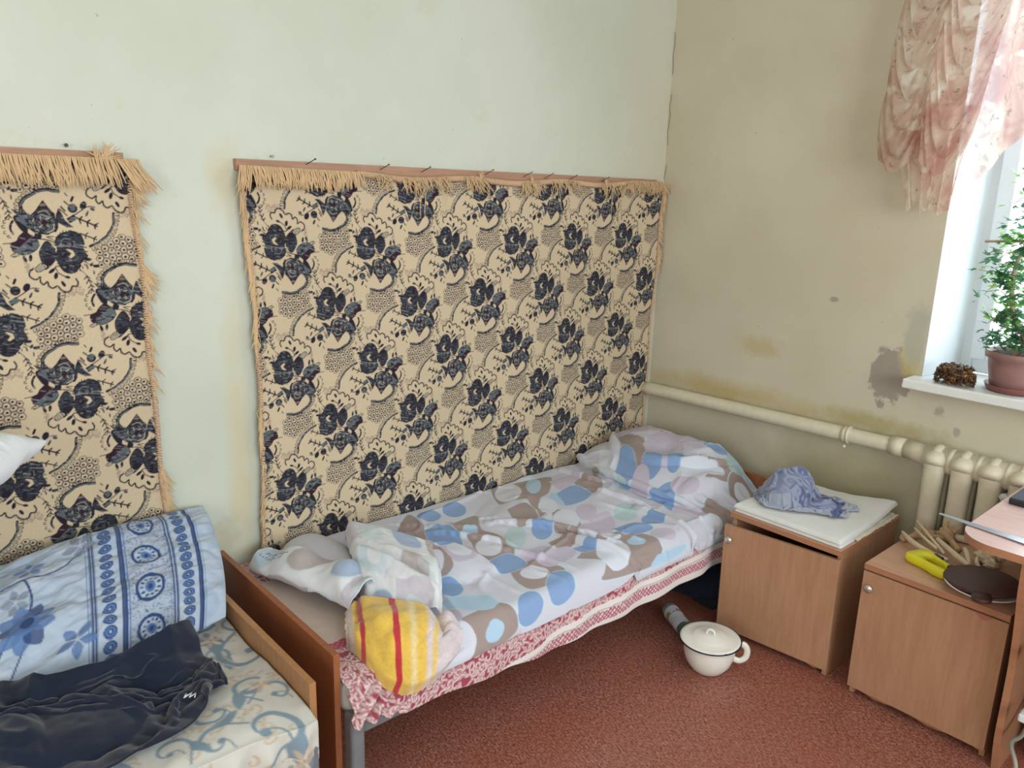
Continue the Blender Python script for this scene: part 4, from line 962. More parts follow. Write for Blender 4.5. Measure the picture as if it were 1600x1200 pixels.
# ---- duvet cover settled over the mattress, the pillow and the bunched blanket inside
def bump2(X, Y, cx, cy, rx, ry, h, ang=0.0, p=2.0):
    c, s_ = math.cos(ang), math.sin(ang); u = ((X - cx) * c + (Y - cy) * s_) / rx; v = (-(X - cx) * s_ + (Y - cy) * c) / ry
    d = (np.abs(u) ** p + np.abs(v) ** p); return h * np.clip(1 - d, 0, 1) ** .6
def topR(X, Y):
    z = np.full(X.shape, .396); z = z - .045 * np.clip(1 - (-1.515 - X) / .045, 0, 1) ** 2
    z = np.where(X > -1.515, .35 - (X + 1.515) * 3.0, z)
    z = z + bump2(X, Y, -1.97, 2.70, .38, .30, .110, 0, 2.8)          # pillow
    z = z + bump2(X, Y, -2.08, 2.76, .20, .14, .045, .1) + bump2(X, Y, -1.78, 2.76, .16, .12, .045, -.2)
    z = z + bump2(X, Y, -1.66, 2.62, .05, .18, .03, -.3)
    z = z + bump2(X, Y, -2.02, 2.12, .22, .42, .012)
    z = z + bump2(X, Y, -2.06, 1.09, .30, .11, .055, -.12)            # bunched blanket, wall side
    z = z + bump2(X, Y, -1.94, 1.36, .24, .13, .050, .55)
    return np.maximum(z, .12)
hfR = HF(-2.34, -1.30, .70, 3.00, .01, topR)
nu, nv = 52, 112
A, B = np.meshgrid(np.linspace(0, 1, nu), np.linspace(0, 1, nv), indexing='ij')
endl = np.interp(A, [0, .3, .65, .85, 1], [1.00, 1.03, 1.09, 1.15, 1.19])
X0 = -2.295 + A * .775; Y0 = endl + B * (2.825 - endl)
LU, LV = .0166, .0174
X0 = X0 + .008 * fbm(A * 5, B * 12, 31, 3); Y0 = Y0 + .014 * fbm(A * 4, B * 9, 32, 3)
Z0 = .52 + .07 * fbm(A * 3, B * 6, 33, 3) + bump2(X0, Y0, -2.0, 2.65, .4, .35, .12)
Pd = settle(np.stack([X0, Y0, Z0], -1), LU, LV, hfR, steps=150, iters=8, r=.008, lim=[(0, -2.296, -1.500), (1, .87, 2.836)], seed=1, bend=.35)
Pf = up(Pd, 6)
Pf[..., 2] += .007 * np.clip(1 - np.abs(fbm(Pf[..., 0] * 4 + Pf[..., 1] * 1.5, Pf[..., 1] * 3.2 - Pf[..., 0] * 2, 36, 2)) * 9, 0, 1) ** 1.5 + .008 * fbm(Pf[..., 0] * 7, Pf[..., 1] * 4, 37, 3)
print('duvet', Pd.reshape(-1, 3).min(0), Pd.reshape(-1, 3).max(0))
U_, V_ = np.meshgrid(np.linspace(0, (nu - 1) * LU, Pf.shape[0]), np.linspace(0, (nv - 1) * LV, Pf.shape[1]), indexing='ij')
ca, sa = math.cos(.10), math.sin(.10)
colD = cov.sample(Pf[..., 0] + np.clip(.385 - Pf[..., 2], 0, .1) * (Pf[..., 0] > -1.56) + 2.35, Pf[..., 1] - .88)
duv = grid_obj('duvet_cover', Pf, M['print'], None, colD, flip=False)
tag(solid(duv, .007, 0), 'pebble print duvet cover in blue, white and taupe spread over the corner bed', 'duvet')

# ================================================================== LEFT BED
PY = 0.745
bedL = thing('bed', 'unmade single bed at the left with honey laminate end panel and scroll print sheet', 'bed', (-1.87, -.25, 0), 'single beds along the rug wall')
panel('headboard', W + .035, -1.489, PY - .018, PY, .466, M['honey'], bedL)
panel('footboard', W + .035, -1.489, -1.25, -1.232, .466, M['honey'], bedL)
for (x, y) in ((-1.462, PY - .043), (W + .08, PY - .043), (-1.462, -1.205), (W + .08, -1.205)): leg_(x, y, bedL, M['grey_metal'], .045, .045, .34)
for x in (-1.47, W + .08): box('side_rail', (x - .012, -1.18, .262), (x + .012, PY - .068, .312), M['grey_metal'], bedL, .004)
g = Geo()
for k in range(13): g.add(tube_geo([(W + .09, -1.1 + k * .14, .302), (-1.48, -1.1 + k * .14, .302)], .007, 6))
g.mk('spring_base', M['grey_metal'], bedL)
mL = tag(mattress('mattress', W + .03, -1.470, -1.225, .722, .314, .400, None, M['white_cloth']), 'mattress under the blue and beige scroll sheet of the left bed', 'mattress')
cw = srgb(200, 198, 190); blg = srgb(122, 142, 156); bei = srgb(190, 170, 148)
def damask_pattern():
    R_ = Ras(.46, .46, .0012, cw); rr = random.Random(9)
    def spiral(cx, cy, r0, a0, sg, col, wd, turns=4.6):
        pts = [(cx + r0 * (1 - .84 * i / 25) * math.cos(a0 + sg * turns * i / 25), cy + r0 * (1 - .84 * i / 25) * math.sin(a0 + sg * turns * i / 25)) for i in range(26)]
        for i in range(0, 24, 2): R_.stroke(pts[i:i + 3], wd * (1 - i / 34) + .005, cw)
        for i in range(0, 24, 2): R_.stroke(pts[i:i + 3], wd * (1 - i / 34), col)
        R_.ell(pts[-1], wd * .75, wd * .75, col); return np.array(pts[0]), np.array(pts[0]) - np.array(pts[2])
    for k in range(70): spiral(rr.uniform(0, .46), rr.uniform(0, .46), rr.uniform(.016, .026), rr.uniform(0, 6.28), rr.choice((-1, 1)), bei, .0065)
    for (cx, cy, r, a, sg) in ((.03, .02, .05, 2.4, 1), (.17, .30, .04, 4.4, -1), (.28, .14, .045, 5.4, -1), (.41, .42, .045, 1.0, 1), (.05, .21, .045, 3.0, -1), (.27, .29, .042, .2, 1), (.42, .10, .05, 3.6, 1), (.15, .40, .045, 5.0, 1), (.31, .45, .04, 2.2, -1), (.10, .10, .072, .4, 1), (.33, .08, .066, 2.6, -1), (.10, .33, .066, -.6, -1), (.34, .34, .075, 3.6, 1), (.22, .21, .045, 1.5, 1), (.44, .22, .05, 4.4, -1), (.22, .44, .05, .2, -1)):
        p, d = spiral(cx, cy, r, a, sg, blg, r * .24); d = d / np.linalg.norm(d); nn = np.array([-d[1], d[0]]) * sg
        R_.poly([p - nn * r * .1, p + d * r * .6 - nn * r * .32, p + d * r * 1.3 + nn * r * .2, p + d * r * .7 + nn * r * .35, p + nn * r * .12], blg, sm=30)
        R_.stroke([p + d * r * .1, p + d * r * 1.2 - nn * r * .9], r * .12, blg)
        R_.stroke([(cx, cy), (cx + r * .3, cy + r * .25), (cx + r * .9, cy + r * .1)], r * .08, blg, 14)
    for (cx, cy) in ((.225, .09), (.0, .22), (.225, .34), (.36, .21)):
        for k in range(6): R_.ell((cx + .018 * math.cos(k * PI / 3), cy + .018 * math.sin(k * PI / 3)), .015, .006, bei if k % 2 else srgb(222, 196, 170), k * PI / 3, al=.9)
    return R_.blur(1)
dam = damask_pattern()
nx, ny = 300, 470
y_ = np.linspace(-1.20, .722, ny); a_ = np.linspace(0, 1, nx); A_, Y_ = np.meshgrid(a_, y_, indexing='ij')
Lt, Ls = .845, .115; arc = A_ * (Lt + Ls); xe = -1.452
bulge = .022 * np.exp(-((Y_ - .69) / .06) ** 2)
x_ = np.where(arc < Lt, W + .03 + arc * (xe - W - .03) / Lt, xe) + bulge * sstep(Lt - .15, Lt, arc)
z_ = np.where(arc < Lt, .412, .412 - (arc - Lt)); kk = np.exp(-((arc - Lt) / .03) ** 2)
z_ = z_ - .010 * kk; x_ = x_ - .008 * kk
edge = sstep(Lt - .06, Lt + .03, arc)
z_ = z_ + .018 * fbm(x_ * 5 + Y_ * 3, Y_ * 6, 40, 4) * (1 - edge) + .010 * np.exp(-((x_ * .55 + Y_ - (-.55)) / .018) ** 2) * (1 - edge) + .006 * np.abs(fbm(x_ * 9, Y_ * 9, 44, 2))
x_ = x_ + edge * (.010 * np.sin(Y_ * 75 + 5 * vnoise(Y_ * 4, A_ * 3, 41)) * sstep(Lt, Lt + .06, arc) + .012 * fbm(Y_ * 6, arc * 8, 42, 3))
z_ = np.where(arc > Lt + .085, z_ + .012 * np.sin(Y_ * 70), z_)
a2 = .55; uu = arc * math.cos(a2) + Y_ * math.sin(a2); vv = -arc * math.sin(a2) + Y_ * math.cos(a2)
shL = grid_obj('bed_sheet', np.stack([x_, Y_, z_], -1), M['print'], None, dam.sample(uu * 1.0, vv * 1.0) * (1 + 0 * uu[..., None]))
tag(solid(shL, .003), 'cream bed sheet with blue and beige scroll print on the left bed', 'sheet')

# ---- blue pillow against the wall
lb = srgb(158, 178, 202); lb2 = srgb(174, 188, 206); nb = srgb(44, 68, 118); mb = srgb(86, 118, 168); grb = srgb(128, 138, 158)
def pillow_paint():
    R_ = Ras(.86, .60, .0013, lb2, False); rr = random.Random(4)   # u from the right-hand end, v from the wall side
    for k in range(160): R_.ell((rr.uniform(0, .86), rr.uniform(0, .6)), rr.uniform(.02, .06), rr.uniform(.01, .03), rr.choice((lb, lb2, srgb(184, 194, 206), srgb(164, 176, 190))), rr.uniform(0, 3), al=.5)
    # speckled centre of the border
    R_.poly([(.155, 0), (.29, 0), (.29, .6), (.155, .6)], srgb(168, 180, 198))
    for k in range(1500):
        u, v = rr.uniform(.155, .29), rr.uniform(0, .6); R_.stroke([(u, v), (u + rr.uniform(-.004, .004), v + rr.uniform(-.004, .004))], .0016, rr.choice((mb, grb, nb)))
    for (u0, u1) in ((.075, .150), (.285, .360)):
        for uu_ in (u0, u1): R_.poly([(uu_ - .007, 0), (uu_ + .007, 0), (uu_ + .007, .6), (uu_ - .007, .6)], nb); R_.stroke([(uu_, 0), (uu_, .6)], .0016, lb2)
        R_.stroke([(u0 - .013, 0), (u0 - .013, .6)], .002, mb); R_.stroke([(u1 + .013, 0), (u1 + .013, .6)], .002, mb)
        v = .02
        while v < .6:
            c = ((u0 + u1) / 2, v); R_.ell(c, .0175, .0155, nb); R_.ell(c, .0135, .0115, mb); R_.ell(c, .008, .0065, nb); R_.ell(c, .003, .003, lb2); v += .0335
    for (v, rx, ry, an) in ((.09, .040, .050, 0), (.225, .036, .050, .6), (.36, .040, .052, 0), (.49, .036, .048, .4)):
        c = (.218, v); R_.ell(c, rx, ry, nb, an); R_.ell(c, rx * .78, ry * .80, lb2, an)
        for k in range(11): t_ = k * 2 * PI / 11; R_.ell((c[0] + rx * .58 * math.cos(t_), c[1] + ry * .58 * math.sin(t_)), .0055, .004, rr.choice((nb, mb)), t_)
        R_.ell(c, rx * .34, ry * .38, mb, an); R_.ell(c, rx * .16, ry * .18, nb)
    # vine with leaves and a big blossom
    def leaf(c, L, wd, an, col): R_.poly([(c[0] - L * math.cos(an), c[1] - L * math.sin(an)), (c[0] - wd * math.sin(an), c[1] + wd * math.cos(an)), (c[0] + L * math.cos(an), c[1] + L * math.sin(an)), (c[0] + wd * math.sin(an), c[1] - wd * math.cos(an))], col, sm=20, al=.85)
    def spray(c, s_, col):
        for k in range(5): a = k * 2 * PI / 5 + c[0] * 7; leaf((c[0] + s_ * .7 * math.cos(a), c[1] + s_ * .7 * math.sin(a)), s_ * .62, s_ * .36, a, col)
    R_.stroke([(.375, .10), (.44, .17), (.52, .18), (.60, .20), (.70, .30), (.86, .40)], .0055, nb, 40)
    R_.stroke([(.52, .18), (.50, .25), (.53, .33), (.60, .46), (.64, .58)], .0055, nb, 40); R_.stroke([(.51, .38), (.555, .50), (.60, .58)], .004, nb, 20)
    spray((.385, .09), .036, grb); spray((.51, .13), .030, mb); spray((.535, .24), .026, grb); spray((.62, .21), .030, mb); spray((.665, .32), .042, grb); spray((.70, .24), .03, mb); spray((.40, .44), .038, mb); spray((.72, .50), .036, mb)
    for k in range(9):
        a = k * 2 * PI / 9; leaf((.515 + .036 * math.cos(a), .335 + .045 * math.sin(a)), .036, .022, a, nb if k % 3 == 0 else mb)
    R_.ell((.515, .335), .032, .036, mb); R_.ell((.51, .33), .016, .02, nb)
    return R_
pil = pillow_paint()
def pillow_shape(n, m, fe, top, seed, wr=.012):
    """closed pillow: fe(u,v)->centre position, normal; u,v in -1..1"""
    u = np.linspace(-1, 1, n); v = np.linspace(-1, 1, m); U, V = np.meshgrid(u, v, indexing='ij')
    e = np.clip((1 - np.abs(U) ** 3.2) * (1 - np.abs(V) ** 2.6), 0, 1) ** .5
    return U, V, e
def pillow_obj(name, c, ax, ay, az, L, Wd, T, mat, colf, seed, wr=.014, pinch=.06):
    n, m = 230, 170; U, V, e = pillow_shape(n, m, None, None, seed)
    pu = U * (1 - pinch * V ** 2 * (1 - .0 * U)) ; pv = V * (1 - pinch * U ** 2)
    ax, ay, az = [np.array(a, float) for a in (ax, ay, az)]
    hw = wr * (fbm(U * 2.4 + V, V * 3.2, seed, 4) + .7 * np.abs(fbm(U * 4 - 2 * V, V * 1.5 + U, seed + 4, 3)))
    sheets = []
    for sg in (1, -1):
        h = sg * (T * e) + hw * e ** .3
        P = np.array(c) + pu[..., None] * L / 2 * ax + pv[..., None] * Wd / 2 * ay + h[..., None] * az
        sheets.append(P)
    n_, m_ = n, m; V_all = np.concatenate([sheets[0].reshape(-1, 3), sheets[1].reshape(-1, 3)])
    idx = np.arange(n * m).reshape(n, m)
    q = np.stack([idx[:-1, :-1], idx[1:, :-1], idx[1:, 1:], idx[:-1, 1:]], -1).reshape(-1, 4); q2 = q[:, ::-1] + n * m
    cc = colf(U, V) if colf else None
    col = None if cc is None else np.concatenate([cc.reshape(-1, 3)] * 2)
    o = arr_obj(name, V_all, np.concatenate([q, q2]), mat, None, col)
    wd = o.modifiers.new('seam', 'WELD'); wd.merge_threshold = .0004
    return o
ax = np.array([-.13, 1.0, .03]); ax /= np.linalg.norm(ax)
ay = np.array([.90, -.22, -.37]); ay /= np.linalg.norm(ay); az = np.cross(ay, ax); az = az if az[2] > 0 else -az
az /= np.linalg.norm(az)
bp = pillow_obj('pillow', (-2.055, .372, .535), ax, ay, az, .80, .47, .062, M['print'],
                lambda U, V: pil.sample((1 - U) * .40, .02 + (V + 1) * .26 + .02 * vnoise(U * 3, V * 3, 6)), 12, .030)
tag(bp, 'light blue pillow with navy floral border leaning on the rug over the left bed', 'pillow', 'pillows on the left bed')
# stack that carries the white pillow, beyond the left edge of the view
for k in range(3):
    tag(box('folded_blanket', (-2.24, -.70, .434 + k * .162), (-1.74, -.16, .592 + k * .162), M['white_cloth'], None, .045, 4), ['lowest', 'middle', 'top'][k] + ' white folded blanket in the stack at the left end of the left bed', 'blanket', 'stack of folded blankets')
wp = pillow_obj('pillow', (-1.905, -.050, .995), (.50, .855, .12), (.86, -.50, .03), (0, -.12, 1), .62, .42, .085, M['pillow_white'], None, 31, .02, -.04)
tag(wp, 'plain white pillow poking in at the left edge in front of the upside-down rug', 'pillow', 'pillows on the left bed')

# ---- navy top thrown over the bed
def topL(X, Y):
    z = np.full(X.shape, .420); z = np.where(X > -1.45, .35, z)
    z = z + bump2(X, Y, -2.06, .37, .29, .44, .13, 0, 2.4)
    z = z + bump2(X, Y, -1.80, .50, .07, .10, .055) + bump2(X, Y, -1.72, .28, .13, .16, .045) + bump2(X, Y, -1.84, .34, .09, .09, .05) + bump2(X, Y, -1.70, 0.0, .2, .22, .05)
    return np.maximum(z, .3)
hfL = HF(-2.34, -1.2, -.75, .9, .01, topL)
nu, nv = 46, 48
A, B = np.meshgrid(np.linspace(0, 1, nu), np.linspace(0, 1, nv), indexing='ij')
Yc = -.12 + B * .70; Bi = .38 + .62 * B
Xc = np.interp(Bi, [0, .45, .75, .9, 1], [-1.72, -1.755, -1.77, -1.785, -1.81]); Wc = np.interp(Bi, [0, .5, .75, .9, 1], [.46, .36, .27, .22, .13])
X0 = Xc + (A - .5) * Wc; Y0 = Yc - .02 * np.abs(A - .5) + .02 * fbm(A * 5, B * 7, 51, 3)
X0 = X0 + .012 * fbm(A * 6, B * 9, 52, 3); Z0 = .54 + .09 * fbm(A * 4, B * 6, 53, 3)
Pj = settle(np.stack([X0, Y0, Z0], -1), 0.0118, .0175, hfL, steps=110, iters=8, r=.012, bend=.3, lim=[(1, -.13, .60)])
Pj = up(Pj, 5); Pj[..., 2] += .015 * np.clip(1 - np.abs(fbm(Pj[..., 0] * 9 + Pj[..., 1] * 3, Pj[..., 1] * 7 - Pj[..., 0] * 4, 56, 2)) * 5, 0, 1) + .010 * fbm(Pj[..., 0] * 14, Pj[..., 1] * 12, 57, 3) + .002
ja = grid_obj('jacket', Pj, M['navy'], None, None)
solid(ja, .006, 0)
ja_root = tag(ja, 'dark navy fleece top thrown across the left bed with a small white zigzag mark', 'jacket')
lc = Vector((-1.636, .505, 0)); 
jh = Pj.reshape(-1, 3); kk = np.argmin((jh[:, 0] - lc.x) ** 2 + (jh[:, 1] - lc.y) ** 2)
near_ = jh[(jh[:, 0] - lc.x) ** 2 + (jh[:, 1] - lc.y) ** 2 < .03 ** 2] if kk >= 0 else jh
if len(near_) > 8:
    cen = near_.mean(0); u_s, s_s, vt = np.linalg.svd(near_ - cen); nrm = vt[2] * (1 if vt[2][2] > 0 else -1)
else: cen = jh[kk]; nrm = np.array([0, 0, 1.])
e1 = np.array([.668, .744, 0]); e1 = e1 - nrm * e1.dot(nrm); e1 /= np.linalg.norm(e1); e2 = np.cross(nrm, e1)
zig = [(-.017, -.010), (-.006, .008), (-.007, -.006), (.004, .012), (.005, -.004), (.014, .011), (.017, -.004)]
g = Geo()
for (a, b) in zip(zig[:-1], zig[1:]):
    g.add(tube_geo([cen + e1 * a[0] + e2 * a[1] + nrm * .010, cen + e1 * b[0] + e2 * b[1] + nrm * .010], .0014, 6, True, 1.0))
g.mk('zigzag_mark', m_plain('silver_print', (.75, .76, .78), .5), ja)

# ================================================================== BLANKET PEEKING OUT OF THE DUVET COVER + TURNED-BACK FLAP
ye = srgb(220, 182, 82); rd = srgb(184, 48, 58); wl = srgb(208, 196, 200)
def blanket_colour(u):
    """stripe sequence across the blanket, u in metres"""
    c = np.empty(u.shape + (3,)); c[:] = wl
    def band(a, b, col, soft=.004):
        k = (sstep(a - soft, a + soft, u) * (1 - sstep(b - soft, b + soft, u)))[..., None]; c[:] = c * (1 - k) + np.array(col) * k
    band(.035, .05, ye, .006); band(.085, .30, ye, .008); band(.125, .148, rd, .003); band(.245, .268, rd, .003); band(.335, .352, ye, .006); band(.39, .43, ye, .008); band(.43, .45, rd, .003)
    return c
nu, nv = 200, 170
U, V = np.meshgrid(np.linspace(0, 1, nu), np.linspace(0, 1, nv), indexing='ij')   # U across the stripes, V from the opening to the tip
def crv(pts, t):
    P = smooth_path(pts, 60); return np.stack([np.interp(t, np.linspace(0, 1, 60), P[:, k]) for k in range(3)], -1)
Sx = crv([(-1.785, .995, .415), (-1.755, 1.01, .462), (-1.70, 1.045, .480), (-1.63, 1.10, .478), (-1.565, 1.165, .455), (-1.53, 1.205, .40)], U)
Ex = crv([(-1.67, .935, .402), (-1.60, .932, .405), (-1.49, .945, .365), (-1.462, .995, .335), (-1.466, 1.08, .338), (-1.480, 1.155, .365)], U)
vv_ = V[..., None]; Pb = Sx * (1 - vv_) + Ex * vv_
bul = np.sin(PI * np.clip(V * .93 + .04, 0, 1)) ** .7
Pb[..., 2] += .046 * bul * (.55 + .45 * np.sin(PI * U)) ; Pb[..., 0] += .018 * bul; Pb[..., 1] -= .015 * bul * (1 - U)
fold = fbm(U * 4 + V, V * 2.2, 61, 3)
Pb[..., 2] += .050 * fold * bul - .030 * np.exp(-((U - .76 - .10 * V) / .045) ** 2) * (1 - sstep(.25, .75, V)) - .016 * np.exp(-((U - .22 + .05 * V) / .03) ** 2) * (1 - sstep(.1, .9, V))
Pb[..., 2] += .014 * np.exp(-((U - .88) / .07) ** 2) * (1 - V)
tuck = sstep(.93, 1.0, V); Pb[..., 2] -= .018 * tuck; Pb[..., 0] -= .02 * tuck * (U > .3)
cb = np.empty(U.shape + (3,)); cb[:] = wl
def band(a, b, col, soft=.006):
    uu_ = U + .012 * fbm(V * 5, U * 5, 66, 2)
    k = (sstep(a - soft, a + soft, uu_) * (1 - sstep(b - soft, b + soft, uu_)))[..., None]; cb[:] = cb * (1 - k) + np.array(col) * k
band(.055, .085, ye, .012); band(.15, .70, ye, .02); band(.225, .265, rd); band(.47, .515, rd); band(.59, .63, srgb(226, 204, 150), .02); band(.735, .77, srgb(220, 190, 110), .014)
cb *= (1 + .14 * fbm(U * 60, V * 60, 64, 3) + .20 * fbm(U * 7, V * 6, 65, 3))[..., None]
bl = grid_obj('wool_blanket', Pb, M['fleece'], None, cb)
tag(solid(bl, .012, 0), 'yellow wool blanket with red stripes bunched out of the duvet cover opening', 'blanket')
# turned-back flap and gathered mouth of the duvet cover
nu, nv = 150, 150
U, V = np.meshgrid(np.linspace(0, 1, nu), np.linspace(0, 1, nv), indexing='ij')
def patch(a, b, c, d):
    a, b, c, d = [np.array(q, float) for q in (a, b, c, d)]; u = U[..., None]; v = V[..., None]
    return a * (1 - u) * (1 - v) + b * u * (1 - v) + c * u * v + d * (1 - u) * v
Pf1 = patch((-2.215, 1.235, .505), (-1.875, 1.365, .500), (-1.575, 1.175, .462), (-1.745, 1.030, .475))
bu = np.sin(PI * U) * .5 + .5; Pf1[..., 2] += .030 * np.sin(PI * V) * bu + .016 * fbm(U * 3, V * 4, 71, 4) * sstep(0, .1, V)
Pf1[..., 2] -= .020 * np.exp(-((V - .55 - .25 * (U - .5)) / .05) ** 2) * sstep(.1, .5, U) - .018 * np.exp(-((V - .68 - .3 * (U - .5)) / .06) ** 2)
ed = np.minimum.reduce([U, 1 - U]); Pf1[..., 2] -= .040 * np.exp(-(ed / .035) ** 2)
Pf1[..., 1] += .02 * np.sin(V * PI) * (U - .3) ; Pf1[..., 2] -= .05 * np.exp(-(V / .03) ** 2)
fl = grid_obj('turned_back_flap', Pf1, M['print'], duv, peb.sample(U * .36 + .33, V * .38 + .02) * .65 + .35 * np.array(srgb(206, 204, 208)))
solid(fl, .004, 0)
nu2, nv2 = 150, 70
Uq, Vq = np.meshgrid(np.linspace(0, 1, nu2), np.linspace(0, 1, nv2), indexing='ij')
lowc = crv([(-2.262, 2.655, .0), (-2.16, 2.53, .0), (-2.02, 2.50, .0), (-1.88, 2.515, .0), (-1.77, 2.60, .0), (-1.665, 2.70, 0)], Uq)
topc = crv([(-2.262, 2.80, .0), (-2.16, 2.825, .0), (-2.02, 2.828, .0), (-1.88, 2.828, .0), (-1.77, 2.82, .0), (-1.655, 2.80, 0)], Uq)
Pq_ = lowc * (1 - Vq[..., None]) + topc * Vq[..., None]
from_top = np.array([0.])
pf_ = Pf.reshape(-1, 3)[::3]
gz = np.full((60, 30), -1.0)
ix = np.clip(((pf_[:, 0] + 2.31) / .012).astype(int), 0, 59); iy = np.clip(((pf_[:, 1] - 2.48) / .012).astype(int), -1, 29)
for a_, b_, c_ in zip(ix, iy, pf_[:, 2]):
    if b_ >= 0 and c_ > gz[a_, b_]: gz[a_, b_] = c_
gz[gz < 0] = np.nanmedian(gz[gz > 0])
for q in range(5): gz = np.maximum(gz, (np.roll(gz, 1, 0) + np.roll(gz, -1, 0) + np.roll(gz, 1, 1) + np.roll(gz, -1, 1)) / 4)
fx_ = np.clip((Pq_[..., 0] + 2.31) / .012, 0, 58.9); fy_ = np.clip((Pq_[..., 1] - 2.48) / .012, 0, 28.9); i_x = fx_.astype(int); i_y = fy_.astype(int)
hz = gz[i_x, i_y] * (1 - (fx_ - i_x)) + gz[i_x + 1, i_y] * (fx_ - i_x)
Pq_[..., 2] = hz + .010 + .020 * np.exp(-((Vq - .12) / .10) ** 2) - .024 * np.exp(-(Vq / .035) ** 2) + .012 * fbm(Uq * 5, Vq * 3, 77, 3) * np.minimum(1, Vq * 5) + .010 * np.exp(-((Uq - .78) / .05) ** 2) * np.sin(Vq * 14) - .02 * sstep(.95, 1, Uq)
ftp = grid_obj('folded_top_edge', Pq_, M['print'], duv, cov.sample(Pq_[..., 0] + 2.35, Pq_[..., 1] - .88))
solid(ftp, .004, 0)
# mouth: gathered roll from the wall corner down to the blanket
Pf2 = np.empty((160, 60, 3)); tt = np.linspace(0, 1, 160); cc_ = crv([(-2.235, .950, .432), (-2.12, .975, .450), (-1.98, 1.02, .462), (-1.86, 1.045, .470), (-1.765, 1.04, .474)], tt)
for j in range(60):
    a = PI * 1.15 * (j / 59) - .25; rr_ = .052 + .02 * np.sin(tt * PI)
    Pf2[:, j] = cc_ + np.stack([math.sin(a - .9) * 0 * tt + .35 * rr_ * math.cos(a), -rr_ * math.cos(a) * 1.05, rr_ * .70 * math.sin(a) * (1 + .25 * np.sin(tt * 17 + j * .08))], -1)
Uj, Vj = np.meshgrid(tt, np.linspace(0, 1, 60), indexing='ij'); Pf2[..., 2] += .016 * fbm(Uj * 5 + Vj * 2, Vj * 3 - Uj * 3, 75, 3) - .012
gm = grid_obj('gathered_mouth', Pf2, M['print'], duv, peb.sample(Uj * .55 + .02, Vj * .20 + .30) * .65 + .35 * np.array(srgb(206, 206, 212)))
solid(gm, .004, 0)
# faded ink handwriting stamped on the corner of the cover
inkm = m_plain('faded_ink', srgb(70, 78, 104), .9); g = Geo()
rr = random.Random(3)
for row in range(2):
    for k in range(8):
        b0 = np.array([-2.205 + row * .012 + k * .0125, .925 + row * .020 - k * .0006 + k*.004, 0.0]); L = .008
        pts = [b0 + np.array([rr.uniform(0, .009), rr.uniform(-.005, .008), 0]) for q in range(4)]
        P3 = []
        for p in pts:
            m_ = np.argmin((Pf2[..., 0] - p[0]) ** 2 + (Pf2[..., 1] - p[1]) ** 2); q3 = Pf2.reshape(-1, 3)[m_]; P3.append((p[0], q3[1], q3[2] + .0028))
        g.add(tube_geo(P3, .0008, 4))
g.mk('ink_marks', inkm, duv)

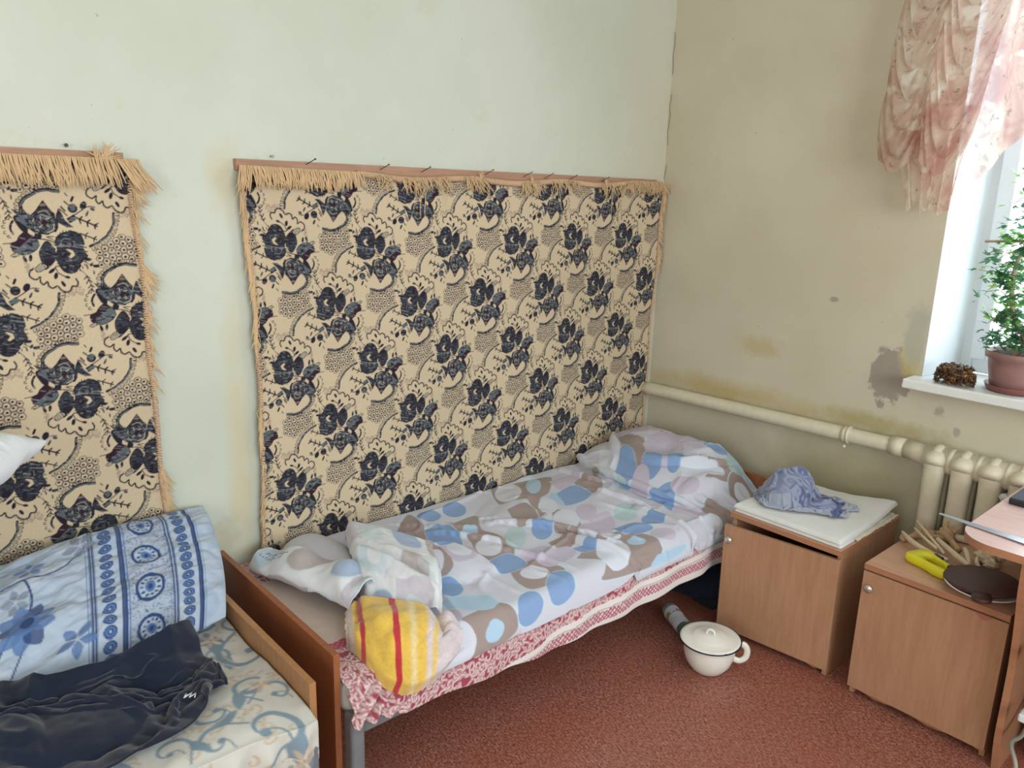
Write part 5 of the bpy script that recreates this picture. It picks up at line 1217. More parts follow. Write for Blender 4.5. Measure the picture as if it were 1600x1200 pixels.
# ================================================================== BEDSIDE CABINETS
def cabinet(x0, x1, y0, y1, h, ajar, label, dtop, seed, scuff=False):
    r = thing('bedside_cabinet', label, 'cabinet', ((x0 + x1) / 2, (y0 + y1) / 2, 0), 'beech laminate bedside cabinets')
    th = .018; yb = y0 + .018
    bm = bmesh.new(); add_box(bm, (x0, y0, h - .020), (x1, y1, h), .0015, 2)
    top = from_bm('top_board', bm, None, r); top.data.materials.clear(); top.data.materials.append(M['beech_top']); top.data.materials.append(M['beech_edge'])
    for p in top.data.polygons:
        if p.normal.z < .7: p.material_index = 1
    box('side_panel', (x0 + .002, yb + .001, 0), (x0 + .018, y1 - .003, h - .020), M['beech'], r)
    box('side_panel', (x1 - .018, yb + .001, 0), (x1 - .002, y1 - .003, h - .020), M['beech'], r)
    box('back_panel', (x0 + .018, y1 - .008, .03), (x1 - .018, y1 - .004, h - .020), M['beech'], r)
    box('shelf', (x0 + .018, yb + .02, .05), (x1 - .018, y1 - .01, .066), M['beech'], r)
    box('shelf', (x0 + .018, yb + .05, .24), (x1 - .018, y1 - .01, .256), M['beech'], r)
    # kick board with a chipped, water-swollen lower edge
    rr = random.Random(seed); n = 24; V = []; F = []
    for k in range(n):
        x = x0 + .018 + (x1 - x0 - .036) * k / (n - 1); zb = .004 + .012 * abs(math.sin(k * .31 + seed)) + rr.uniform(0, .003)
        for (yy, zz) in ((yb + .004, zb), (yb + .004, .05), (yb + .016, .05), (yb + .016, zb)): V.append((x, yy, zz))
    for k in range(n - 1):
        for q in range(4): F.append((k * 4 + q, k * 4 + (q + 1) % 4, k * 4 + 4 + (q + 1) % 4, k * 4 + 4 + q))
    F += [(0, 3, 2, 1), (n * 4 - 4, n * 4 - 3, n * 4 - 2, n * 4 - 1)]
    mk('kick_board', V, F, M['beech_edge'], r)
    # door hinged on the right, with its knob
    bm = bmesh.new(); add_box(bm, (x0 + .001, y0 - .001, .030), (x1 - .001, y0 + .015, dtop), .0012, 2)
    piv = Matrix.Translation((x1 - .001, y0 + .015, 0)) @ Matrix.Rotation(ajar, 4, 'Z') @ Matrix.Translation((-x1 + .001, -y0 - .015, 0))
    sag = Matrix.Translation((x1, 0, dtop)) @ Matrix.Rotation(-.012 if ajar else 0, 4, 'Y') @ Matrix.Translation((-x1, 0, -dtop))
    bmesh.ops.transform(bm, matrix=piv @ sag, verts=bm.verts[:])
    door = from_bm('door', bm, M['beech'], r)
    g = Geo(); kc = Vector((x0 + .028, y0 - .001, dtop - .050)); prof = [(.006, 0), (.005, .008), (.013, .012), (.0145, .017), (.012, .021), (.004, .023), (0.00001, .0235)]
    Vv, Ff = lathe_geo(prof, (0, 0, 0), 24); Vv = [piv @ sag @ (kc + Vector((v[0], -v[2], v[1]))) for v in Vv]
    g.add((Vv, Ff)); g.mk('knob', M['chrome'], door)
    if scuff:
        g = Geo(); rr = random.Random(2); c = (-.585, y0 - .0016, dtop - .004)
        V = [c] + [(c[0] + (.020 + .006 * math.sin(3 * a)) * math.cos(a), c[1], min(c[2] + .012 * math.sin(a), dtop - .0005)) for a in np.linspace(0, 2 * PI, 18, endpoint=False)]
        mk('stain', V, [(0, k + 1, (k + 1) % 18 + 1) for k in range(18)], m_plain('pink_stain', srgb(176, 104, 92), .6), door)
    return r
cabinet(-1.446, -1.024, 2.405, 2.860, .475, .085, 'beech bedside cabinet beside the bed with its door ajar and a white towel on top', .441, 3)
cabinet(-.937, -.519, 2.388, 2.842, .475, 0, 'beech bedside cabinet under the desk edge carrying bones and a yellow saw', .450, 5, True)

# ---- folded white towel and newspaper on the first cabinet
nn_ = 120; U, V = np.meshgrid(np.linspace(0, 1, nn_), np.linspace(0, 1, nn_), indexing='ij')
bmt = Geo()
def slab_layer(z0, th, dx, dy, lift, seed):
    X = -1.440 + dx + U * (.405 - dx * .6) ; Y = 2.418 + dy + V * (.440 - dy); X = X + .010 * (V - .5) * (1 - U)
    corner = np.exp(-(((1 - U) / .35) ** 2 + ((1 - V) / .3) ** 2))
    Zt = z0 + th + lift * corner + .004 * fbm(U * 5, V * 5, seed, 3)
    e = np.minimum.reduce([U, 1 - U, V, 1 - V]); rnd = 1 - np.clip(1 - e / .022, 0, 1) ** 2
    return np.stack([X, Y, z0 + lift * corner + (Zt - z0 - lift * corner) * rnd], -1), np.stack([X, Y, z0 + lift * corner * .95 + 0 * Zt], -1)
Vs = []; Qs = []; off = 0
for (z0, th, dx, dy, lf, sd) in ((.4765, .013, .004, .002, .0, 81), (.4905, .013, 0, 0, .030, 82)):
    for k, Pq in enumerate(slab_layer(z0, th, dx, dy, lf, sd)):
        idx = np.arange(nn_ * nn_).reshape(nn_, nn_) + off
        q = np.stack([idx[:-1, :-1], idx[1:, :-1], idx[1:, 1:], idx[:-1, 1:]], -1).reshape(-1, 4); Qs.append(q if k == 0 else q[:, ::-1]); Vs.append(Pq.reshape(-1, 3)); off += nn_ * nn_
tw = arr_obj('folded_towel', np.concatenate(Vs), np.concatenate(Qs), M['white_cloth'])
tag(tw, 'white towel folded flat on top of the cabinet beside the bed', 'towel')
n = 26; U2, V2 = np.meshgrid(np.linspace(0, 1, 60), np.linspace(0, 1, 14), indexing='ij')
Pn = np.stack([-1.050 + .026 * V2 + .006 * fbm(U2 * 9, V2 * 3, 85, 3), 2.52 + U2 * .33, .4775 + .012 * V2 * (1 - V2) * 2 + .010 * np.abs(fbm(U2 * 12, V2 * 4, 86, 3)) * (.4 + U2)], -1)
npz = grid_obj('paper_sheet', Pn, m_plain('yellowed_paper', srgb(214, 204, 178), .85))
tag(solid(npz, .001), 'crumpled yellowed paper edge sticking out under the white towel', 'paper')

# ---- crumpled blue cloth
hfT = HF(-1.55, -.95, 2.3, 2.95, .006, lambda X, Y: np.full(X.shape, .507) + bump2(X, Y, -1.335, 2.60, .092, .086, .105, .3) + bump2(X, Y, -1.29, 2.635, .06, .05, .025) + bump2(X, Y, -1.22, 2.62, .07, .028, .025, .6))
nu, nv = 46, 66; A, B = np.meshgrid(np.linspace(0, 1, nu), np.linspace(0, 1, nv), indexing='ij')
# B runs from the heap to the trailing hem
cx = np.interp(B, [0, .55, 1], [-1.415, -1.28, -1.105]); cy = np.interp(B, [0, .55, 1], [2.60, 2.60, 2.735]); wd = np.interp(B, [0, .3, .6, .8, 1], [.20, .21, .15, .12, .13])
an = .55
X0 = cx + (A - .5) * wd * math.sin(an) * 1.0 + .012 * fbm(A * 7, B * 8, 91, 3); Y0 = cy - (A - .5) * wd * math.cos(an) * 1.0 + .012 * fbm(A * 7, B * 8, 92, 3)
Z0 = .62 + .13 * fbm(A * 6, B * 9, 93, 4)
Pt = settle(np.stack([X0, Y0, Z0], -1), .0070, .0074, hfT, steps=70, iters=8, g=.0008, r=.006, bend=.35, fric=.8)
Ptf = up(Pt, 5); Ptf[..., 2] += .016 * np.clip(1 - np.abs(fbm(Ptf[..., 0] * 16 + Ptf[..., 1] * 6, Ptf[..., 1] * 16 - Ptf[..., 0] * 9, 96, 2)) * 6, 0, 1) * sstep(.505, .54, Ptf[..., 2]); Ug, Vg = np.meshgrid(np.linspace(0, 1, Ptf.shape[0]), np.linspace(0, 1, Ptf.shape[1]), indexing='ij')
bl1 = np.array(srgb(98, 108, 142)); bl2 = np.array(srgb(150, 158, 182)); bl3 = np.array(srgb(170, 176, 190)); bl4 = np.array(srgb(84, 100, 152))
ph = np.sin(60 * (Ug + .25 * vnoise(Vg * 9, Ug * 8, 2)) + 14 * vnoise(Ug * 16, Vg * 18, 5)); kk = (.15 + .85 * sstep(-.3, .5, ph) * sstep(-.25, .1, vnoise(Ug * 5, Vg * 6, 9)))[..., None]
ct = bl1 * kk + bl2 * (1 - kk); ct = np.where((Vg > .74)[..., None], bl3, ct); ct = np.where(((Vg > .74) & (Vg < .86))[..., None], bl4, ct)
ct = np.where(((Ug > .8) & (Vg < .74))[..., None], bl2 * .5 + bl3 * .5, ct)
bt = grid_obj('towel', Ptf, M['fleece'], None, ct)
tag(solid(bt, .004, 0), 'crumpled blue and grey patterned cloth heaped on the white towel', 'towel')

# ================================================================== ENAMEL CHAMBER POT
pc = (-1.315, 2.140, 0)
pot = thing('chamber_pot', 'white enamel chamber pot with dark blue rimmed lid on the floor', 'pot', pc)
Vv, Ff = lathe_geo([(0.0001, .004), (.045, .003), (.052, .002), (.060, .008), (.078, .035), (.087, .065), (.089, .090), (.088, .108), (.092, .114), (.090, .116), (.086, .110), (.086, .09), (.075, .035), (.058, .011), (.0001, .008)], pc, 64)
mk('pot_body', Vv, Ff, M['enamel'], pot, True)
ddv = Vector((.74, .67, 0)); g = Geo(); bx_ = Vector((pc[0], pc[1], 0))
g.add(tube_geo(smooth_path([bx_ + ddv * .084 + Vector((0, 0, .100)), bx_ + ddv * .112 + Vector((0, 0, .104)), bx_ + ddv * .128 + Vector((0, 0, .085)), bx_ + ddv * .126 + Vector((0, 0, .055)), bx_ + ddv * .105 + Vector((0, 0, .040)), bx_ + ddv * .080 + Vector((0, 0, .048))], 26), .0075, 10, True, 1.5))
g.mk('handle', M['enamel'], pot)
tl = Matrix.Translation((pc[0], pc[1], .117)) @ Matrix.Rotation(.02, 4, 'X')
Vv, Ff = lathe_geo([(.104, 0), (.102, .0035), (.092, .0050), (.066, .0060), (.060, .0095), (.052, .012), (.030, .0135), (.024, .016), (.010, .017), (.0001, .017), ], (0, 0, 0), 64)
V2_, F2_ = lathe_geo([(.0001, .014), (.05, .009), (.09, .002), (.104, 0)], (0, 0, 0), 64)
g = Geo(); g.add(([tl @ Vector(v) for v in Vv], Ff)); g.add(([tl @ Vector(v) for v in V2_], F2_)); lid = g.mk('lid', M['enamel'], pot)
th_ = np.linspace(0, 2 * PI, 73); g = Geo(); g.add(tube_geo([tl @ Vector((.1045 * math.cos(a), .1045 * math.sin(a), .0008)) for a in th_], .0026, 8, False)); g.mk('rim', M['enamel_rim'], lid)
g = Geo(); g.add(tube_geo(smooth_path([tl @ Vector((-.012, -.006, .015)), tl @ Vector((-.010, -.005, .028)), tl @ Vector((0, 0, .034)), tl @ Vector((.010, .005, .028)), tl @ Vector((.012, .006, .015))], 18), .0038, 8)); g.mk('lid_handle', M['enamel'], lid)
for k, (a, r_c) in enumerate(((-.25, .006), (-1.35, .0035), (.05, .003))):
    Vc = tl @ Vector((.1035 * math.cos(a + .9), .1035 * math.sin(a + .9), .0022)); g = Geo(); g.add(tube_geo([Vc, Vc + Vector((0, 0, .0012))], r_c, 8)); g.mk('chip', M['enamel_rim'], lid)

# ---- rolled package and dark cloth under the bed
n = 40; Uc, Vc_ = np.meshgrid(np.linspace(0, 1, 60), np.linspace(0, 2 * PI, 49), indexing='ij')
pa = np.array((-1.625, 2.315, .034)); pb = np.array((-1.445, 2.215, .034)); axv = (pb - pa) / np.linalg.norm(pb - pa); sdv = np.cross(axv, [0, 0, 1.])
rr_ = (.031 * (1 + .10 * fbm(Uc * 8, Vc_ * 1.2, 101, 3)) * np.where(Uc < .12, .55 + Uc * 3.6, 1))[..., None]
Pp = pa + (pb - pa) * Uc[..., None] + rr_ * (np.cos(Vc_)[..., None] * sdv + np.sin(Vc_)[..., None] * np.array([0, 0, 1.]))
cp = np.empty(Uc.shape + (3,)); cp[:] = srgb(196, 198, 206)
for (a, b, c) in ((.0, .2, srgb(104, 128, 116)), (.3, .36, srgb(176, 120, 96)), (.36, .40, srgb(110, 140, 110)), (.75, .9, srgb(70, 96, 84))): cp[(Uc >= a) & (Uc < b) & (fbm(Uc * 9, Vc_, 103, 2) > -.25)] = c
pk = grid_obj('package', Pp, M['print'], None, cp)
tag(pk, 'rolled pale plastic package lying on the floor behind the chamber pot', 'package')
nu, nv = 26, 26; A, B = np.meshgrid(np.linspace(0, 1, nu), np.linspace(0, 1, nv), indexing='ij')
hfC = HF(-2.0, -1.3, 2.2, 3.0, .01, lambda X, Y: bump2(X, Y, -1.66, 2.64, .10, .12, .10))
Pc = settle(np.stack([-1.77 + A * .22 + .02 * fbm(A * 5, B * 5, 111), 2.50 + B * .26, .20 + .05 * fbm(A * 5, B * 5, 112)], -1), .0115, .0130, hfC, steps=50, iters=6, r=.006)
dc = grid_obj('cloth', up(Pc, 4), m_cloth('dark_blue_cloth', srgb(40, 47, 64), .95)); solid(dc, .003, 0)
tag(dc, 'dark blue cloth heaped on the floor under the head of the corner bed', 'cloth')

# ================================================================== THINGS ON THE SECOND CABINET
bone = m_plain('old_bone', srgb(206, 188, 158), .65, var=.12, scale=18, bump=.4, bscale=90)
bone2 = m_plain('brown_bone', srgb(178, 146, 108), .7, var=.16, scale=30, bump=.5, bscale=90)
T0 = .4755
def blob(c, r, seed, sc=(1, 1, 1), amp=.25, n=24):
    th, ph = np.meshgrid(np.linspace(0, PI, n), np.linspace(0, 2 * PI, n * 2), indexing='ij')
    q = r * (1 + amp * fbm(3 * np.cos(ph) * np.sin(th) + 7, 3 * np.sin(ph) * np.sin(th) + 3 * np.cos(th), seed, 3))
    P = np.stack([c[0] + q * np.sin(th) * np.cos(ph) * sc[0], c[1] + q * np.sin(th) * np.sin(ph) * sc[1], c[2] + q * np.cos(th) * sc[2]], -1)
    m_ = n * 2; V = [tuple(p) for p in P.reshape(-1, 3)]; F = [(i * m_ + k, (i + 1) * m_ + k, (i + 1) * m_ + k + 1, i * m_ + k + 1) for i in range(n - 1) for k in range(m_ - 1)]
    return V, F
def bone_obj(parts, label, mat, name='bone'):
    g = Geo()
    for p in parts:
        if p[0] == 't': g.add(tube_geo(smooth_path(p[1], 20), np.interp(np.linspace(0, 1, 20), np.linspace(0, 1, len(p[2])), p[2]), 10))
        else: g.add(blob(*p[1:]))
    return tag(g.mk(name, mat), label, 'bone', 'bones on the second cabinet')
z = T0
bone_obj([('t', [(-.925, 2.655, z + .012), (-.90, 2.70, z + .014), (-.86, 2.735, z + .016), (-.83, 2.76, z + .020)], [.012, .009, .009, .012]), ('b', (-.925, 2.652, z + .014), .014, 3), ('b', (-.835, 2.765, z + .026), .026, 4, (1.1, .9, .9), .5),
          ('t', [(-.835, 2.76, z + .03), (-.80, 2.73, z + .022), (-.768, 2.70, z + .012)], [.013, .010, .011]), ('t', [(-.84, 2.77, z + .04), (-.845, 2.80, z + .062)], [.010, .005]), ('t', [(-.815, 2.775, z + .04), (-.80, 2.79, z + .060)], [.010, .004]), ('t', [(-.89, 2.71, z + .02), (-.895, 2.735, z + .045)], [.007, .004])],
         'knobbly brown joint bone at the back left of the cabinet top', bone2)
bone_obj([('t', [(-.925, 2.745, z + .052), (-.88, 2.70, z + .045), (-.83, 2.655, z + .034), (-.785, 2.62, z + .020)], [.003, .005, .005, .004])], 'uppermost thin pale rib lying across the pile', bone)
bone_obj([('t', [(-.918, 2.715, z + .036), (-.87, 2.665, z + .034), (-.81, 2.625, z + .026)], [.003, .0055, .005])], 'second thin pale rib just below the uppermost one', bone)
bone_obj([('t', [(-.935, 2.66, z + .030), (-.89, 2.62, z + .026), (-.83, 2.60, z + .016), (-.765, 2.60, z + .009)], [.005, .009, .009, .008])], 'thick curved rib next to the yellow saw handle', bone)
bone_obj([('t', [(-.832, 2.685, z + .034), (-.79, 2.655, z + .028), (-.74, 2.620, z + .022), (-.70, 2.59, z + .018)], [.008, .0095, .010, .009])], 'straight pale bone running towards the brown board', bone)
bone_obj([('t', [(-.835, 2.80, z + .014), (-.80, 2.805, z + .014), (-.74, 2.83, z + .014)], [.013, .012, .013])], 'round pale bone shaft at the back under the desk corner', bone)
bone_obj([('b', (-.685, 2.68, z + .030), .028, 6, (1, 1, .9), .55), ('b', (-.660, 2.655, z + .020), .024, 7, (1, 1, .8), .5), ('b', (-.655, 2.715, z + .030), .020, 8, (1, .8, 1.2), .5), ('t', [(-.70, 2.70, z + .04), (-.725, 2.715, z + .052)], [.011, .007]), ('t', [(-.665, 2.70, z + .045), (-.66, 2.715, z + .062)], [.010, .007])],
         'pale vertebra under the front edge of the desk', bone)
bone_obj([('t', [(-.745, 2.68, z + .034), (-.725, 2.645, z + .028), (-.705, 2.61, z + .010)], [.007, .008, .007])], 'short curved bone stub beside the vertebra', bone)
bone_obj([('t', [(-.700, 2.665, z + .030), (-.690, 2.625, z + .024), (-.665, 2.60, z + .010)], [.004, .007, .006])], 'small flat bone between the stub and the vertebra', bone)
# dark ring lid at the back
g = Geo(); Vv, Ff = lathe_geo([(.0001, .004), (.035, .004), (.040, .010), (.044, .012), (.046, .004), (.044, 0), (.0001, 0)], (-.800, 2.835, T0 - .0005), 36); g.add((Vv, Ff))
# yellow saw handle
saw = thing('hacksaw', 'small saw with a bright yellow plastic handle on the cabinet top', 'saw', (-.78, 2.54, T0))
ym = m_plain('yellow_plastic', srgb(226, 216, 40), .35, var=.04)
def outline_slab(name, outer, inner, M4, th, mat, parent, bev=.004):
    """flat slab with an optional hole, rounded edges"""
    bm = bmesh.new(); n = len(outer)
    o = smooth_path(np.array([(*p, 0) for p in outer + outer[:1]]), 48)[:-1]; i_ = smooth_path(np.array([(*p, 0) for p in inner + inner[:1]]), 48)[:-1] if inner else None
    def ring(P, s, z):
        c = P.mean(0); return [bm.verts.new(M4 @ Vector((c[0] + (p[0] - c[0]) * s, c[1] + (p[1] - c[1]) * s, z))) for p in P]
    R = [ring(o, .94, 0), ring(o, 1, bev), ring(o, 1, th - bev), ring(o, .94, th)]
    for a, b in zip(R[:-1], R[1:]):
        for k in range(47): bm.faces.new((a[k], a[(k + 1) % 47], b[(k + 1) % 47], b[k]))
    if i_ is not None:
        Q = [ring(i_, 1.12, 0), ring(i_, 1, bev), ring(i_, 1, th - bev), ring(i_, 1.12, th)]
        for a, b in zip(Q[:-1], Q[1:]):
            for k in range(47): bm.faces.new((a[k], b[k], b[(k + 1) % 47], a[(k + 1) % 47]))
        for a, b in ((R[0], Q[0]), (R[3], Q[3])):
            for k in range(47): bm.faces.new((a[k], a[(k + 1) % 47], b[(k + 1) % 47], b[k]))
    else: bm.faces.new(R[0][::-1]); bm.faces.new(R[3])
    return from_bm(name, bm, mat, parent, True)
# handle lies flat: long axis from the left rear corner towards the board
hd = Vector((.668, -.30, 0)).normalized(); hp_ = Vector((.30, .668, 0)).normalized()
MH = Matrix(((hd.x, hp_.x, 0, -.862), (hd.y, hp_.y, 0, 2.535), (0, 0, 1, T0 + .001), (0, 0, 0, 1)))
outer = [(.0, -.012), (-.004, .02), (.002, .062), (.018, .072), (.036, .066), (.062, .058), (.115, .052), (.150, .046), (.158, .030), (.156, .006), (.150, -.014), (.120, -.022), (.08, -.019), (.04, -.024), (.015, -.026)]
inner = [(.046, .012), (.040, .030), (.050, .043), (.075, .043), (.120, .037), (.138, .030), (.136, .014), (.10, .006), (.065, .004)]
outline_slab('handle', outer, inner, MH, .026, ym, saw, .008)
bm = bmesh.new(); add_box(bm, (.118, .034, .002), (.142, .052, .0285), .003, 2, MH); from_bm('grip_clamp', bm, M['dark'], saw)
bm = bmesh.new(); add_box(bm, (.02, .066, .004), (.060, .086, .020), .004, 2, MH); from_bm('blade_guard', bm, M['dark'], saw)
# white plate with a brown lidded board on it
pl_c = (-.622, 2.462, T0)
plate = thing('bowl', 'shallow white bowl under the brown wooden board', 'bowl', pl_c)
Vv, Ff = lathe_geo([(.0001, .002), (.045, .0), (.050, .003), (.080, .016), (.100, .027), (.1015, .029), (.099, .030), (.078, .019), (.048, .006), (.0001, .005)], pl_c, 56)
mk('bowl_body', Vv, Ff, M['enamel'], plate, True)
brd_m = m_plain('dark_brown_board', srgb(74, 46, 44), .45, var=.14, scale=25, bump=.3, bscale=60)
tm = Matrix.Translation((-.625, 2.468, T0 + .031)) @ Matrix.Rotation(math.radians(3), 4, 'X') @ Matrix.Rotation(math.radians(-4), 4, 'Y')
outb = []
for a in np.linspace(0, 2 * PI, 44, endpoint=False):
    outb.append((.104 * math.cos(a), .092 * math.sin(a)))
bd = thing('cutting_board', 'dark brown oval wooden board with a stubby handle resting on the white bowl', 'board', (-.625, 2.468, T0 + .03))
bm = bmesh.new(); rings = []
for (s, z) in ((.97, -.0), (1.0, .003), (1.0, .010), (.975, .0135), (.93, .0125), (.90, .0140)):
    rings.append([bm.verts.new(tm @ Vector((p[0] * s, p[1] * s, z))) for p in outb])
for a, b in zip(rings[:-1], rings[1:]):
    for k in range(44): bm.faces.new((a[k], a[(k + 1) % 44], b[(k + 1) % 44], b[k]))
bm.faces.new(rings[0][::-1]); bm.faces.new(rings[-1]); from_bm('board', bm, brd_m, bd, True)
outh = [(-.020, -.078), (-.026, -.104), (-.022, -.126), (0, -.137), (.022, -.126), (.026, -.104), (.020, -.078), (0, -.07)]
outline_slab('handle', outh, None, tm @ Matrix.Rotation(.30, 4, 'Z'), .013, brd_m, bd, .003)

# ================================================================== DESK
desk = thing('desk', 'desk with a pinkish top, rounded front corner and curved side panel at the right edge', 'desk', (.05, 2.57, 0))
def desk_top():
    bm = bmesh.new(); x0, x1, y0, y1, r = -.655, .75, 2.235, 2.842, .105
    pts = [(x1, y0), (x1, y1), (x0, y1)] + [(x0 + r * .9 * (1 - math.cos(a)), y0 + r * (1 - math.sin(a))) for a in np.linspace(0, PI / 2, 14)]
    lo = [bm.verts.new((p[0], p[1], .698)) for p in pts]; hi = [bm.verts.new((p[0], p[1], .720)) for p in pts]
    f1 = bm.faces.new(lo[::-1]); f2 = bm.faces.new(hi)
    for k in range(len(pts)): bm.faces.new((lo[k], lo[(k + 1) % len(pts)], hi[(k + 1) % len(pts)], hi[k]))
    o = from_bm('desk_top', bm, None, desk); o.data.materials.clear(); o.data.materials.append(m_wood('pink_beech_top', srgb(206, 172, 166), srgb(218, 188, 180), 'x', rough=.25)); o.data.materials.append(M['beech_edge'])
    for p in o.data.polygons:
        if abs(p.normal.z) < .7: p.material_index = 1
desk_top()
def side(x, nm='side_panel'):
    prof = [(2.372, 0), (2.352, .07), (2.338, .14), (2.338, .26), (2.330, .38), (2.305, .50), (2.275, .60), (2.262, .697)]
    bm = bmesh.new(); pts = [tuple(p) for p in smooth_path([(0, a, b) for a, b in prof], 30)[:, 1:]] + [(2.84, .697), (2.84, 0)]
    A_ = [bm.verts.new((x, p[0], p[1])) for p in pts]; B_ = [bm.verts.new((x + .018, p[0], p[1])) for p in pts]
    bm.faces.new(A_); bm.faces.new(B_[::-1])
    for k in range(len(pts)): bm.faces.new((A_[k], B_[k], B_[(k + 1) % len(pts)], A_[(k + 1) % len(pts)]))
    return from_bm(nm, bm, M['beech_edge'], desk)
side(-.492); side(.70)
box('back_panel', (-.474, 2.80, .25), (.70, 2.816, .698), M['beech'], desk)
tb = box('tablet', (-.635, 2.615, .7205), (-.36, 2.80, .740), M['dark'], None, .004)
t = NT('glossy_screen'); t.base((.04, .07, .13)); t.rough(.08)
box('screen', (-.630, 2.62, .7402), (-.365, 2.795, .7412), t.m, tb, 0)
tag(tb, 'flat dark tablet lying at the back of the desk', 'tablet')
pw = grid_obj('paper_sheet', np.stack([-.612 + .1 * U2, 2.768 + .07 * V2, .7215 + .014 * V2 * (1 - U2)], -1), m_plain('white_paper', srgb(232, 232, 228), .8)); solid(pw, .0008)
tag(pw, 'small white paper at the back corner of the desk', 'paper')
# long saw blade on the desk
sw = thing('hand_saw', 'long bare steel saw blade lying on the desk and poking past its edge', 'saw', (-.4, 2.34, .72))
V = []; F = []; nT = 110; pa = Vector((-.735, 2.352, .7235)); pb = Vector((-.30, 2.318, .7235)); dv = (pb - pa).normalized(); nv_ = Vector((-dv.y, dv.x, 0))
for k in range(nT):
    t_ = k / (nT - 1); p = pa + (pb - pa) * t_; hw = .006 + .022 * t_; tooth = .0022 * (k % 2) * (t_ > .12)
    for (off_, zz) in ((hw, 0), (hw, .0014), (-hw - tooth, .0014), (-hw - tooth, 0)): q = p + nv_ * off_; V.append((q.x, q.y, q.z + zz))
for k in range(nT - 1):
    for q in range(4): F.append((k * 4 + q, k * 4 + (q + 1) % 4, k * 4 + 4 + (q + 1) % 4, k * 4 + 4 + q))
F += [(0, 3, 2, 1), (nT * 4 - 4, nT * 4 - 3, nT * 4 - 2, nT * 4 - 1)]
mk('blade', V, F, m_plain('blade_steel', (.55, .60, .68), .28, .85), sw)
box('handle', (-.31, 2.285, .7205), (-.19, 2.355, .744), M['cherry'], sw, .009, 3)
# cable and small white plugs hanging under the desk
g = Geo(); g.add(tube_geo(smooth_path([(-.435, 2.50, .20), (-.430, 2.36, .16), (-.43, 2.24, .19), (-.40, 2.19, .16), (-.40, 2.20, .06), (-.36, 2.28, .008), (-.2, 2.4, .006)], 50), .006, 8))
tag(g.mk('cable', m_plain('grey_cable', srgb(150, 148, 136), .5)), 'grey cable looping down to the floor beside the desk side panel', 'cable')
for k, (p, lb_) in enumerate((((-.425, 2.30, .430), 'upper small white plug under the desk'), ((-.425, 2.30, .245), 'lower small white plug under the desk'))):
    box_ = box('plug', (p[0] - .012, p[1] - .015, p[2] - .012), (p[0] + .03, p[1] + .03, p[2] + .012), M['white_plastic'], None, .005)
    tag(box_, lb_, 'plug', 'plugs hanging under the desk')
bx0 = box('storage_box', (-.40, 2.47, .001), (-.10, 2.78, .40), m_plain('black_box', (.02, .022, .03), .5), None, .01)
tag(bx0, 'dark box standing on the floor under the desk', 'box')

# ================================================================== WINDOWSILL
plant = thing('potted_ivy', 'ivy in a mauve plastic pot with saucer on the windowsill', 'plant', (-.785, 3.035, .979))
mauve = m_plain('mauve_plastic', srgb(150, 112, 108), .42, var=.05)
ppc = (-.785, 3.040, .9795)
Vv, Ff = lathe_geo([(.0001, .012), (.070, .012), (.078, .018), (.090, .080), (.094, .112), (.104, .116), (.106, .134), (.104, .139), (.097, .137), (.096, .12), (.0001, .118)], ppc, 56)
mk('pot', Vv, Ff, mauve, plant, True)
Vv, Ff = lathe_geo([(.0001, .0), (.076, .0), (.086, .004), (.092, .020), (.0935, .022), (.090, .022), (.084, .009), (.0001, .007)], ppc, 56)
mk('saucer', Vv, Ff, m_plain('saucer_plastic', srgb(134, 84, 76), .4), plant, True)
Vv, Ff = lathe_geo([(.0001, .126), (.06, .127), (.096, .124)], ppc, 40); mk('soil', Vv, Ff, m_plain('soil', srgb(60, 46, 36), .95), plant, True)
bark = m_plain('pale_bark', srgb(176, 156, 128), .75, var=.15, scale=40)
g = Geo()
trunk = smooth_path([(-.800, 3.03, 1.10), (-.775, 3.015, 1.14), (-.772, 3.01, 1.17), (-.815, 3.02, 1.23), (-.838, 3.03, 1.29), (-.845, 3.03, 1.36), (-.842, 3.03, 1.42), (-.820, 3.03, 1.49), (-.80, 3.03, 1.58), (-.79, 3.03, 1.70)], 50)
g.add(tube_geo(trunk, np.interp(np.linspace(0, 1, 50), [0, .3, 1], [.011, .009, .005]), 10))
g.add(tube_geo(smooth_path([(-.95, 3.03, 1.480), (-.88, 3.03, 1.485), (-.80, 3.03, 1.49), (-.62, 3.04, 1.50)], 20), .0045, 8))
g.add(tube_geo(smooth_path([(-.80, 3.05, 1.10), (-.74, 3.06, 1.25), (-.73, 3.05, 1.45), (-.76, 3.05, 1.62)], 24), .005, 8))
rl = random.Random(12); tips = []
for k in range(46):
    b = trunk[rl.randrange(4, 50)]; L = rl.uniform(.05, .15); a = rl.uniform(0, 2 * PI); e = (b[0] + L * math.cos(a) * .8, b[1] + L * math.sin(a) * .7, b[2] + rl.uniform(-.06, .07))
    md = ((b[0] + e[0]) / 2, (b[1] + e[1]) / 2, (b[2] + e[2]) / 2 + .02); P_ = smooth_path([b, md, e], 8); g.add(tube_geo(P_, .0014, 5)); tips += list(P_[2:])
g.mk('stem', bark, plant)
def m_leaf(name, c1, c2):
    t = NT(name); n_ = t.noise(t.coord(), 30, 3); t.base(t.ramp(n_, [(.3, c1), (.7, c2)])); t.rough(.4)
    tr = t.n('ShaderNodeBsdfTranslucent'); tr.inputs[0].default_value = (*[x * 1.6 for x in c2], 1); mx = t.n('ShaderNodeMixShader'); mx.inputs[0].default_value = .4
    t.l(t.b.outputs[0], mx.inputs[1]); t.l(tr.outputs[0], mx.inputs[2]); t.l(mx.outputs[0], t.out.inputs[0]); return t.m
lv = [m_leaf('ivy_leaf_dark', srgb(44, 84, 60), srgb(74, 120, 84)), m_leaf('ivy_leaf_light', srgb(96, 150, 78), srgb(138, 186, 96))]
